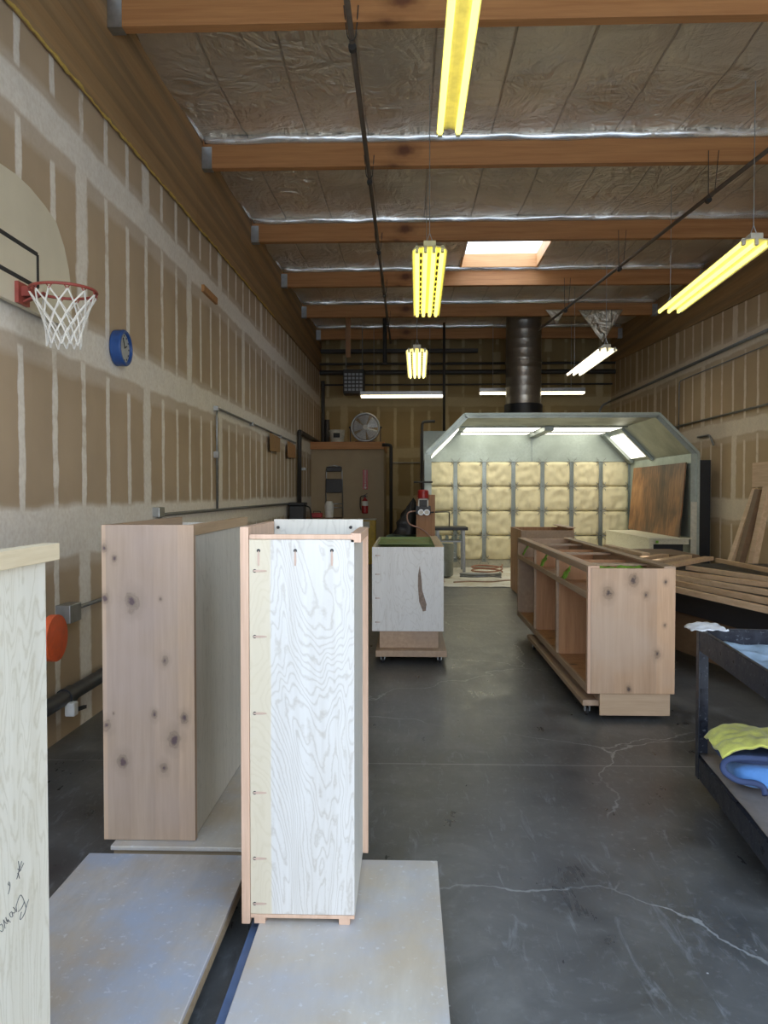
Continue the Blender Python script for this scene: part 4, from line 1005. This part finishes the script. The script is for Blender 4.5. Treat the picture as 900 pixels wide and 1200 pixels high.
# tall white cabinet
cw = thing('tall_cabinet', 'tall cabinet with near-white maple side and pocket holes, nearest the aisle', 'cabinet', (-.35, 2.66, .115), group=None)
x0, x1, y0, y1 = -.505, -.170, 2.425, 2.905
B().box(x0, x1, y0, y0+.018, .1455, 1.352).make('side_panel', M_maplefront, cw, bevel=.001)
B().box(x1-.018, x1, y0+.019, y1-.02, .135, 1.34).make('back_panel', M_maplegray, cw)
B().box(x0, x1, y1-.018, y1, .135, 1.40).make('far_side_panel', M_maplegray, cw)
B().box(x0+.02, x1-.02, y0+.019, y1-.019, 1.28, 1.298).make('top_panel', M_maplegray, cw)
B().box(x0+.0, x1-.02, y0+.019, y1-.019, .135, .153).make('bottom_panel', M_maple2, cw)
for k in range(3): B().box(x0+.005, x1-.02, y0+.02, y1-.02, .42+.28*k, .438+.28*k).make('shelf', M_maple2, cw)
for yy in (y0-.006, y1-.036): B().box(-.533, -.506, yy, yy+.042, .115, 1.392).make('stile', M_alder, cw, bevel=.002)
B().box(-.530, -.507, y0+.037, y1-.037, 1.33, 1.392).make('rail', M_alder, cw); B().box(-.530, -.507, y0+.037, y1-.037, .118, .16).make('rail', M_alder, cw)
B().box(x0+.002, x1-.004, y0-.004, y0+.016, 1.353, 1.368).make('top_trim', M_alder, cw, bevel=.001)
B().box(x1-.012, x1+.022, y0+.0, y1-.03, 1.342, 1.372).make('top_rail', M_alder, cw, bevel=.002)
B().box(x1-.03, x1+.02, y1-.022, y1+.004, .13, 1.36).make('rear_stile', M_alder, cw, bevel=.002)
B().box(x0, x1, y0-.003, y0+.02, .134, .145).make('bottom_trim', M_alder, cw, bevel=.001)
for xx in (x0+.012, x1-.05): B().box(xx, xx+.035, y0-.002, y0+.08, .1155, .1338).make('foot', M_alder, cw)
for px_ in (303, 346, 389): q = at(px_, 663, y0-.001); pocket(cw, q.x, y0-.001, q.z, True)
for py_ in (669, 746, 836, 929, 1006, 1059): q = at(297, py_, y0-.001); pocket(cw, q.x, y0-.001, q.z)
for px_ in (326, 411):
    q = at(px_, 618, y1-.02); B().cyl((q.x, y1-.019, q.z), (q.x, y1-.023, q.z), .006, 10).make('screw_head', M_ink, cw)

# tall knotty cabinet
ck_ = thing('tall_cabinet', 'tall cabinet with washed knotty alder side, on the left', 'cabinet', (-1.02, 3.5, .122))
x0, x1, y0, y1 = -1.205, -.845, 2.98, 4.02
B().box(x0, x1+.006, y0, y0+.02, .124, 1.374).make('side_panel', M_knotty, ck_, bevel=.0015)
B().box(x1-.018, x1-.002, y0+.021, y1-.02, .126, 1.33).make('back_panel', M_maplegray, ck_)
b = B(); b.box(x1-.020, x1+.006, y0+.021, y1-.02, 1.332, 1.374); b.make('top_rail', M_alderx, ck_, bevel=.001)
B().box(x1-.001, x1+.005, y0+.0205, y0+.03, .126, 1.33).make('edge_strip', M_alder, ck_)
B().box(x0, x1, y1-.018, y1, .126, 1.345).make('far_side_panel', M_maplegray, ck_)
B().box(x0, x0+.02, y0+.021, y1-.02, .126, 1.374).make('face_frame', M_alderwash, ck_)
B().box(x0+.021, x1-.021, y0+.021, y1-.02, 1.25, 1.268).make('top_panel', M_maplegray, ck_)
B().box(x0+.021, x1-.021, y0+.021, y1-.02, .14, .158).make('bottom_panel', M_maple2, ck_)

# leftmost cabinet, partly outside the frame
ca = thing('tall_cabinet', 'tall pale maple cabinet with pencilled name, cut by the left edge of the picture', 'cabinet', (-1.0, 1.4, .12))
XA = -.815; y1 = 1.70
B().box(XA-.018, XA, 1.08, y1, .122, 1.345).make('back_panel', M_maple, ca, bevel=.001)
B().box(XA-.022, XA+.0185, 1.05, y1+.032, 1.347, 1.385).make('top_rail', M_alderx if False else wood('maple_rail', (.58, .46, .28), (.74, .62, .42), 'y', 30., .05, rough=.5), ca, bevel=.002)
B().box(-1.19, XA-.019, 1.08, 1.098, .122, 1.37).make('side_panel', M_maple2, ca)
B().box(-1.19, XA-.019, y1-.018, y1, .122, 1.345).make('side_panel', M_maple2, ca)
B().box(-1.19, XA-.019, 1.10, y1-.02, 1.28, 1.298).make('top_panel', M_maple2, ca)
B().box(-1.21, -1.191, 1.06, y1+.02, .122, 1.375).make('face_frame', M_alder, ca)
# handwriting: strokes measured on the board, drawn as thin pencil lines on the panel
def wr(pts):
    return [atx(x, y, XA+.0012) for x, y in pts]
S = 60/655.
def zc2(l): return [(x*S, 1000+y*S) for x, y in l]
strokes = [[(235, 100), (250, 190), (235, 260), (250, 320)], [(280, 100), (255, 180), (215, 330)], [(305, 125), (260, 220), (225, 260)], [(225, 200), (270, 215)],
           [(120, 360), (100, 400), (130, 410), (125, 365), (130, 420), (122, 470), (105, 522)],
           [(215, 750), (205, 680), (240, 570), (265, 525), (290, 560), (312, 620), (280, 700), (235, 745)], [(312, 620), (335, 700), (320, 760), (290, 820), (260, 855), (255, 830), (275, 750)], [(368, 590), (350, 640), (335, 700)],
           [(170, 690), (195, 715), (200, 740), (185, 765), (160, 760)], [(150, 745), (120, 770), (135, 815), (165, 810), (160, 775), (150, 745)],
           [(75, 820), (90, 870), (105, 885), (95, 840), (120, 870), (135, 880)], [(45, 850), (70, 890), (95, 900)], [(45, 850), (60, 920), (65, 960)],
           [(0, 920), (20, 900), (35, 930), (45, 975), (30, 1005), (5, 990)]]
b = B()
for s_ in strokes: b.tube(rpath(wr(zc2(s_)), .004, 3), .0007, 5)
b.make('handwriting', M_pencil, ca)

# white cabinet with a brown streak, on its dolly
ce = thing('base_cabinet', 'white maple-sided base cabinet with a brown spindle-shaped mark, in the middle', 'cabinet', (0, 7.4, .125))
x0, x1, y0, y1 = -.315, .315, 6.75, 8.35
B().box(x0, x1, y0, y0+.018, .279, 1.022).make('side_panel', wood('white_maple_panel', (.62, .60, .56), (.74, .73, .70), 'z', 26., .05, cathedral=.3, seed=9.), ce, bevel=.001)
B().box(x0, x0+.018, y0+.019, y1, .279, 1.02).make('back_panel', M_maplegray, ce)
for (a, c) in ((y0+.0185, y0+.06), (7.5, 7.56), (y1-.06, y1)): B().box(x1-.02, x1, a, c, .279, 1.02).make('stile', M_alder, ce)
B().box(x1-.075, x1+.0, y0+.019, y1, 1.0225, 1.03).make('top_rail', M_alderx, ce)
B().box(x0+.019, x1-.021, y1-.018, y1, .279, 1.02).make('far_side_panel', M_greenpanel, ce)
B().box(x0+.019, x1-.08, y0+.9, y1-.02, .985, .995).make('masked_shelf', M_greenpanel, ce)
B().box(x0+.019, x1-.021, y0+.02, y1-.02, .285, .30).make('bottom_panel', M_maple2, ce)
b = B(); b.box(x0+.065, x1-.045, y0+.02, y1-.02, .126, .2785); b.make('toe_kick', M_alderwash, ce, bevel=.002)
B().prism([(.105, y0-.0012, .86), (.118, y0-.0012, .76), (.128, y0-.0012, .64), (.165, y0-.0012, .52), (.158, y0-.0012, .46), (.133, y0-.0012, .455), (.10, y0-.0012, .54), (.088, y0-.0012, .68), (.09, y0-.0012, .78)], (0, .0014, 0)).make('brown_mark', flat('brown_wood_mark', (.22, .16, .12), .6, var=.3, nscale=40), ce)
for py_ in (651, 673, 701, 729):
    q = at(440, py_, y0-.001); pocket(ce, q.x, y0-.001, q.z)
de = thing('dolly', 'small wooden dolly under the white base cabinet', 'dolly', (0, 7.4, 0))
b = B(); b.box(-.28, .34, 6.66, 8.3, .07, .1245); b.make('deck', M_alderwash, de, bevel=.003)
for x in (-.22, .28):
    for y in (6.76, 8.15): caster(de, x, y, .07, .028)

# long vanity cabinet
cv_ = thing('base_cabinet', 'long knotty alder base cabinet with three open bays, right of the aisle', 'cabinet', (1.46, 6.66, .12))
x0, x1, y0, y1 = 1.178, 1.745, 5.05, 8.28
b = B(); b.box(x0+.02, x1, y0, y0+.02, .182, 1.006); b.make('side_panel', M_knotty2, cv_, bevel=.0015)
B().box(x0+.085, x1-.025, y0+.012, y0+.03, .035, .1815).make('toe_board', wood('toe_board_wood', (.40, .27, .16), (.56, .40, .26), 'x', 26., .05), cv_, bevel=.001)
B().box(x0+.02, x1, y1-.02, y1, .182, 1.006).make('side_panel', M_alderwash, cv_)
B().box(x1-.02, x1, y0+.021, y1-.021, .182, .99).make('back_panel', M_alderwash, cv_)
B().box(x1-.075, x1, y0+.0, y1, 1.0065, 1.02).make('back_rail', M_alderwash, cv_, bevel=.001)
B().box(x0+.02, x1-.021, y0+.021, y1-.021, .20, .218).make('bottom_panel', M_alderin, cv_)
sty = [y0, 6.13, 7.2, y1]
for k, yy in enumerate(sty):
    a = yy if k == 0 else (yy-.042 if k == 3 else yy-.02)
    B().box(x0, x0+.0195, a, a+.042, .182, 1.02).make('stile', M_alderwash if k else M_alder, cv_, bevel=.001)
for a, c_ in zip(sty, sty[1:]):
    s0 = a+(.043 if a == y0 else .023); s1 = c_-(.043 if c_ == y1 else .021)
    for z0, z1 in ((.182, .232), (.80, .84), (.975, 1.02)):
        B().box(x0+.0005, x0+.019, s0, s1, z0, z1).make('rail', M_alderwash, cv_, bevel=.001)
for yy in sty[1:3]:
    B().box(x0+.021, x1-.021, yy-.009, yy+.009, .22, .97).make('partition', M_alderin, cv_)
for yy in (5.6, 6.6, 7.7):
    B().box(x0+.021, x1-.021, yy-.04, yy+.04, .975, .99).make('cross_rail', M_alderwash, cv_)
b = B(); b.box(x0+.021, x0+.08, y0+.021, y1-.02, 1.006, 1.0195); b.make('front_rail', M_alder, cv_, bevel=.001)
B().box(x0+.021, x1-.021, y0+.021, y1-.021, .80, .812).make('drawer_shelf', M_alderin, cv_)
for (yy, zz_, w_) in ((5.98, .86, .14), (6.98, .87, .12), (8.1, .88, .10)):
    b = B(); b.grid(8, 8, lambda u, v: Vector((x0+.04+.05*v+.02*noise.noise(Vector((u*4, v*4, yy))), yy+w_*u+.02*noise.noise(Vector((u*5, v*5, yy+3))), zz_-.035+.11*v*(1-.3*u)+.02*noise.noise(Vector((u*6, v*3, yy)))))); b.make('masking_tape', M_tape, cv_, smooth=True, solid=.004)
b = B(); b.grid(20, 6, lambda u, v: Vector((x0+.12+.38*u, y0+.35+.18*v, .962+.035*noise.noise(Vector((u*9, v*4, 1)))))); b.make('masking_tape', M_tape, cv_, smooth=True, solid=.004)
b = B(); b.box(x0+.085, x0+.105, y0+.04, y1-.02, .121, .1815); b.box(x1-.045, x1-.025, y0+.04, y1-.02, .121, .1815); b.make('toe_kick', M_alderwash, cv_)
dv = thing('dolly', 'flat wooden dolly under the long base cabinet', 'dolly', (1.46, 6.3, 0))
B().box(1.165, 1.725, 5.12, 7.5, .082, .12).make('deck', M_alderwash, dv, bevel=.003)
for x in (1.21, 1.67):
    for y in (5.2, 7.35): caster(dv, x, y, .082, .030)

# cabinet behind it
cg = thing('base_cabinet', 'dark alder base cabinet standing behind the long one, near the booth', 'cabinet', (2.0, 11.6, 0))
B().box(1.60, 1.62, 10.9, 12.0, .02, .97).make('side_panel', M_alderin, cg)
B().box(1.60, 1.69, 10.88, 10.899, .02, .97).make('stile', M_alderwash, cg)
B().box(1.69, 2.25, 10.88, 10.899, .75, .97).make('rail', M_alderwash, cg)
B().box(2.25, 2.34, 10.88, 10.899, .02, .97).make('stile', M_alderwash, cg)
B().box(2.32, 2.34, 10.9, 12.0, .02, 1.0).make('side_panel', M_alderin, cg)
B().box(1.62, 2.32, 11.98, 12.0, .02, .97).make('back_panel', M_alderin, cg)
B().box(1.62, 2.32, 10.9, 11.98, .10, .118).make('bottom_panel', M_alderin, cg)
B().box(2.25, 2.36, 10.88, 12.0, 1.0, 1.012).make('top_rail', M_alder, cg)

# ------------------------------------------------------------------ lumber on a dark bench
lb = thing('lumber_bench', 'dark low bench along the right wall, loaded with boards', 'bench', (3.2, 6.8, 0))
# left side line of the bench from far to near
def ln(y, off=0.): return 2.20+off-(y-6.35)*.209
PT = [(ln(8.9)+.12, 8.9), (ln(3.6)+.05, 3.6), (4.6, 3.6), (4.6, 8.9)]
B().prism([(x, y, .64) for x, y in PT], (0, 0, .05)).make('bench_top', M_blackpl, lb)
B().prism([(x, y, .50) for x, y in [(ln(8.9)+.14, 8.9), (ln(3.6)+.07, 3.6), (ln(3.6)+.10, 3.6), (ln(8.9)+.17, 8.9)]], (0, 0, .138)).make('apron', M_blackpl, lb)
B().prism([(x, y, .16) for x, y in [(ln(8.9)+.18, 8.9), (ln(3.6)+.10, 3.6), (ln(3.6)+.13, 3.6), (ln(8.9)+.21, 8.9)]], (0, 0, .338)).make('side_panel', M_brownply, lb)
for x, y in ((ln(8.7)+.3, 8.7), (ln(3.8)+.3, 3.8), (4.5, 3.8), (4.5, 8.7)): B().box(x-.05, x+.05, y-.05, y+.05, 0, .64).make('leg', M_blackpl, lb)
k = 0
lumlab = 'rough-sawn board in the fanned stack on the dark bench, '
rows = [((789, 687.5), (900, 711.7), .735, 'lowest and nearest the aisle'), ((789, 680), (900, 701.7), .74, 'second up from the aisle side'), ((789, 673.5), (900, 691.7), .745, 'third up from the aisle side'), ((789, 668), (900, 682.5), .75, 'fourth up from the aisle side'),
        ((807, 663), (900, 676), .755, 'fifth, starting short of the cabinet'), ((838, 654), (900, 666), .76, 'topmost, nearest the right wall')]
for (a, c_, z, w_) in rows:
    pa = atz(a[0], a[1], z); pc = atz(c_[0], c_[1], z); d = (pc-pa).normalized()
    s_ = pa-d*(1.6 if a[0] < 800 else .05); e_ = pc+d*1.2
    side = Vector((-d.y, d.x, 0)); side = side if side.x > 0 else -side
    if s_.y > 8.8: s_ = pa-d*((8.8-pa.y)/abs(d.y))
    if s_.x < 1.80 and s_.y > 5: s_ = s_+d*((1.80-s_.x)/d.x) if d.x > 0 else s_
    b = B(); wd = .042; zb_ = z-.045
    b._hex([Vector((q.x, q.y, zz_)) for zz_ in (zb_, z) for q in (s_, e_, e_+side*wd, s_+side*wd)])
    b.make('board', M_lumber if k % 2 else M_lumber2, None, bevel=.003, label=lumlab+w_, cat='board', group='boards on the dark bench'); k += 1
rows2 = [((780, 661), (831, 652), 'nearest of the crossing ones'), ((764, 657), (806, 650), 'second of the crossing ones'), ((748, 653), (779, 649), 'third of the crossing ones'), ((711, 638), (757, 648), 'farthest left, pointing into the booth')]
for i, (a, c_, w_) in enumerate(rows2):
    z = .80+.0*i; pa = atz(a[0], a[1], z); pc = atz(c_[0], c_[1], z)
    pc.z = pa.z = z
    b = B(); b.bar(pa-Vector((0, 0, .02)), pc-Vector((0, 0, .02)), .10, .04); b.make('board', M_lumber2 if i % 2 else M_lumber, None, bevel=.003, label='short board lying across the back of the bench stack, '+w_, cat='board', group='crossing boards at the back of the bench')
cd = B(); cd.box(2.75, 3.5, 9.3, 10.3, 0.0, .755); cd.make('material_crate', M_brownply, None, bevel=.01, label='low dark crate behind the bench under the crossing boards', cat='crate')
# leaning boards at right wall
def lean(xb, yb_, xt, yt, Y, w, mat, lab):
    """board leaning on the right wall, seen foot (xb,yb_) and head (xt,yt), at distance Y"""
    h = at(xt, yt, Y); f = at(xb, yb_, Y); d = (h-f).normalized()
    f2 = f+d*((.01-f.z)/d.z) if True else f
    b = B(); b.bar(f2, h, .03, w, up=(0, 1, 0)); 
    b.make('leaning_board', mat, None, bevel=.002, label=lab, cat='board', group='boards leaning on the right wall')
B_ = [(861, 655, 889, 573, 10.35, .12, M_lumber2, 'pale board leaning on the right wall, leftmost of the leaning boards'),
      (871, 655, 893, 574, 10.15, .14, M_brownply, 'darker board leaning between the two pale leaning boards'),
      (886, 655, 903, 571, 9.95, .14, M_lumber2, 'wide pale board leaning at the right edge of the picture')]
for a in B_: 
    xb, yb_, xt, yt, Y, w, mat, lab = a
    h = at(xt, yt, Y); f = at(xb, yb_, Y); d = (h-f).normalized(); f2 = f+d*((.02-f.z)/d.z)
    b = B(); sd = Vector((d.z, 0, -d.x)); ww = .075
    b._hex([f2-sd*ww*.5, f2+sd*ww*.5, f2+sd*ww*.5+Vector((0, w, 0)), f2-sd*ww*.5+Vector((0, w, 0)), h-sd*ww*.5, h+sd*ww*.5, h+sd*ww*.5+Vector((0, w, 0)), h-sd*ww*.5+Vector((0, w, 0))])
    b.make('leaning_board', mat, None, bevel=.003, label=lab, cat='board', group='boards leaning on the right wall')

# ------------------------------------------------------------------ utility cart
ct = thing('utility_cart', 'black steel two-shelf utility cart at the right edge of the picture', 'cart', (1.415, 3.79, 0), -.098)
W_, L_ = .62, 1.12
def tray(zb, zt, nm):
    b = B(); th = .004
    b.box(0, W_, -L_, 0, zb+.02, zb+.026)
    b.box(0, th, -L_, 0, zb, zt); b.box(W_-th, W_, -L_, 0, zb, zt); b.box(0, W_, -th, 0, zb, zt); b.box(0, W_, -L_, -L_+th, zb, zt)
    for q in (0, W_-.02): b.box(q, q+.02, -L_, 0, zt-.004, zt)
    for q in (-L_, -.02): b.box(0, W_, q, q+.02, zt-.004, zt)
    b.make(nm, M_cart, ct, local=True, bevel=.0015)
tray(.735, .84, 'shelf'); tray(.115, .215, 'shelf')
for (x, y) in ((0, 0), (W_, 0), (0, -L_), (W_, -L_)):
    sx = 1 if x == 0 else -1; sy = -1 if y == 0 else 1
    b = B(); b.box(x-.002*sx, x+sx*.003, y, y+sy*.05, .11, .84); b.box(x, x+sx*.055, y, y+sy*.004, .11, .84)
    for k in range(6): b.box(x+sx*.02, x+sx*.035, y+sy*.004, y+sy*.009, .28+.08*k, .30+.08*k)
    b.make('post', M_cart, ct, local=True)
for (x, y) in ((.10, -.12), (W_-.08, -.12), (.10, -L_+.12), (W_-.08, -L_+.12)):
    wl = B().lathe([(.03, -.018), (.058, -.018), (.062, -.012), (.062, .012), (.058, .018), (.03, .018)], (x, y, .063), (1, -.35, 0), 28).make('wheel', M_rubber, ct, smooth='auto', local=True)
    hb_ = B().lathe([(.0, -.02), (.045, -.0205), (.048, -.016), (.048, .016), (.045, .0205), (.0, .02)], (x, y, .063), (1, -.35, 0), 24); hb_.make('wheel_hub', M_wheelgrey, wl, smooth='auto', local=True)
    b = B(); b.box(x-.03, x+.03, y-.025, y+.025, .108, .114); b.bar((x-.024, y, .062), (x-.024, y, .11), .004, .03, up=(0, 1, 0)); b.bar((x+.024, y, .062), (x+.024, y, .11), .004, .03, up=(0, 1, 0)); b.cyl((x-.03, y, .063), (x+.03, y, .063), .009, 8); b.make('caster_fork', M_steel, ct, local=True)
Mc = ORG[ct.name]
def wl_(p): return Mc @ Vector(p)
# cardboard liner, blankets, plastic film: rest on the shelves
b = B(); b.grid(10, 14, lambda u, v: wl_((.012+.59*u, -1.10+1.085*v, .175+.050*(1-u)+.006*noise.noise(Vector((u*3, v*4, 0)))))); b.make('shelf_liner', flat('grey_brown_liner', (.24, .21, .19), .8), None, smooth=True, solid=.006, label='grey-brown board liner on the lower cart shelf, below the blankets', cat='board')
def fold(offs, prof_pts, y0, y1, n, amp, sd):
    def f(u, v):
        t = u*(len(prof_pts)-1); i = min(int(t), len(prof_pts)-2); q = t-i
        a = prof_pts[i]; c_ = prof_pts[i+1]; x = a[0]*(1-q)+c_[0]*q; z = a[1]*(1-q)+c_[1]*q
        w = noise.noise(Vector((x*7+sd, v*6, sd)))
        return wl_((x+amp*w, y0+(y1-y0)*v, z+amp*w*.8))
    return f
def smooth_poly(p, n=6):
    q = [Vector((a, c_, 0)) for a, c_ in p]; out = []
    for i in range(len(q)-1):
        p0 = q[max(0, i-1)]; p1 = q[i]; p2 = q[i+1]; p3 = q[min(len(q)-1, i+2)]
        for k in range(n):
            t = k/n; out.append(.5*((2*p1)+(-p0+p2)*t+(2*p0-5*p1+4*p2-p3)*t*t+(-p0+3*p1-3*p2+p3)*t**3))
    out.append(q[-1]); return [(v.x, v.y) for v in out]
bl = thing('moving_blanket', 'folded blue quilted moving blanket with navy binding on the lower cart shelf', 'blanket', wl_((.3, -.5, .23)))
def pillow(x0, x1, y0, y1, z0, z1, amp, sd, tilt=0.):
    def f(u, v):
        a = u*2*PI; bq = (v-.5)*PI
        ex = lambda c_, p: math.copysign(abs(c_)**p, c_)
        cx, cy, cz = ex(math.cos(a), .35)*ex(math.cos(bq), .45), ex(math.sin(a), .35)*ex(math.cos(bq), .45), ex(math.sin(bq), .6)
        n_ = noise.noise(Vector((cx*2.2+sd, cy*2.2, cz*1.2+sd)))
        x = (x0+x1)/2+cx*(x1-x0)/2; y = (y0+y1)/2+cy*(y1-y0)/2
        return wl_((x+amp*.6*n_, y+amp*n_, (z0+z1)/2+cz*(z1-z0)/2+amp*n_*(.3+.7*(cz > 0))+tilt*(x-x0)))
    b = B().grid(64, 28, f); bmesh.ops.remove_doubles(b.bm, verts=b.bm.verts[:], dist=.0004); return b
pillow(.03, .60, -.53, -.27, .237, .345, .010, 3.).make('quilt', M_blanket_b, bl, smooth=True)
pillow(-.02, .60, -.52, -.26, .345, .385, .006, 7., -.01).make('top_layer', M_blanket_n, bl, smooth=True)
yq = -.548
sc_ = smooth_poly([(.60, .365), (.40, .372), (.20, .385), (.06, .392), (-.015, .375), (-.03, .33), (.02, .295), (.09, .285), (.13, .262), (.135, .236)], 7)
B().tube([wl_((x, yq+.010*math.sin(i*.25), z)) for i, (x, z) in enumerate(sc_)], .013, 8).make('binding', M_blanket_n, bl, smooth=True)
yb2 = thing('moving_blanket', 'crumpled yellow blanket lying on top of the blue one', 'blanket', wl_((.3, -.35, .38)))
def yf(u, v):
    x = -.03+.60*u; y = -.53+.27*v
    z = .420+.025*math.exp(-((x-.13)/.10)**2)+.03*math.exp(-((x-.50)/.08)**2)+.016*noise.noise(Vector((x*9, y*9, 2)))+.010*noise.noise(Vector((x*26, y*24, 2)))
    z -= .035*max(0, 1-u*8)**2 + .012*max(0, 1-v*4)**2
    return wl_((x, y, z))
B().grid(60, 40, yf).make('cloth', M_blanket_y, yb2, smooth=True, solid=.012)
b = B(); b.grid(14, 10, lambda u, v: wl_((-.05+.17*u, -.10+.14*v, .845+.02*math.sin(u*PI)*v+.012*noise.noise(Vector((u*5, v*5, 0)))-.02*max(0, .3-u)))); b.make('masking_film', M_film, None, smooth=True, solid=.002, label='white scrap of plastic film draped over the cart corner', cat='plastic film')
b = B(); b.grid(16, 16, lambda u, v: wl_((.04+.50*u, -.75+.65*v, .775+.035*abs(noise.noise(Vector((u*4, v*4, 8))))))); b.make('crumpled_cloth', flat('pale_blue_cloth', (.30, .42, .55), .8, var=.4, nscale=10), None, smooth=True, solid=.004, label='crumpled pale blue cloth lying in the top cart tray', cat='cloth')

# ------------------------------------------------------------------ daylight
w = bpy.data.worlds.new('world'); scn.world = w; w.use_nodes = True
nt = w.node_tree; nt.nodes.clear()
o = nt.nodes.new('ShaderNodeOutputWorld'); bg = nt.nodes.new('ShaderNodeBackground'); tc = nt.nodes.new('ShaderNodeTexCoord'); sp = nt.nodes.new('ShaderNodeSeparateXYZ'); rp = nt.nodes.new('ShaderNodeValToRGB')
nt.links.new(tc.outputs['Generated'], sp.inputs[0]); nt.links.new(sp.outputs[2], rp.inputs[0]); nt.links.new(rp.outputs[0], bg.inputs[0]); nt.links.new(bg.outputs[0], o.inputs[0])
rp.color_ramp.elements[0].position = 0; rp.color_ramp.elements[0].color = (1., .98, .96, 1)
rp.color_ramp.elements[1].position = .6; rp.color_ramp.elements[1].color = (.50, .70, 1., 1)
bg.inputs[1].default_value = 3.0
sn = bpy.data.lights.new('sun', 'SUN'); sn.energy = 5.; sn.angle = .009; sn.color = (1., .94, .84)
so = bpy.data.objects.new('sun', sn); COL.objects.link(so); so.rotation_euler = Vector((.12, -.48, -.87)).to_track_quat('-Z', 'Y').to_euler()
# light portal in the open doorway
pl = bpy.data.lights.new('door_portal', 'AREA'); pl.shape = 'RECTANGLE'; pl.size = XR-XL-.2; pl.size_y = 3.75
po = bpy.data.objects.new('door_portal', pl); COL.objects.link(po); po.location = ((XL+XR)/2, YF-.16, 1.88); po.rotation_euler = (PI/2, 0, 0)
pl.cycles.is_portal = True

p2 = bpy.data.lights.new('skylight_portal', 'AREA'); p2.shape = 'RECTANGLE'; p2.size = 1.2; p2.size_y = 2.16; p2.cycles.is_portal = True
p2o = bpy.data.objects.new('skylight_portal', p2); COL.objects.link(p2o); p2o.location = ((SKX0+SKX1)/2, (SKY0+SKY1)/2, zt_sky-.01)
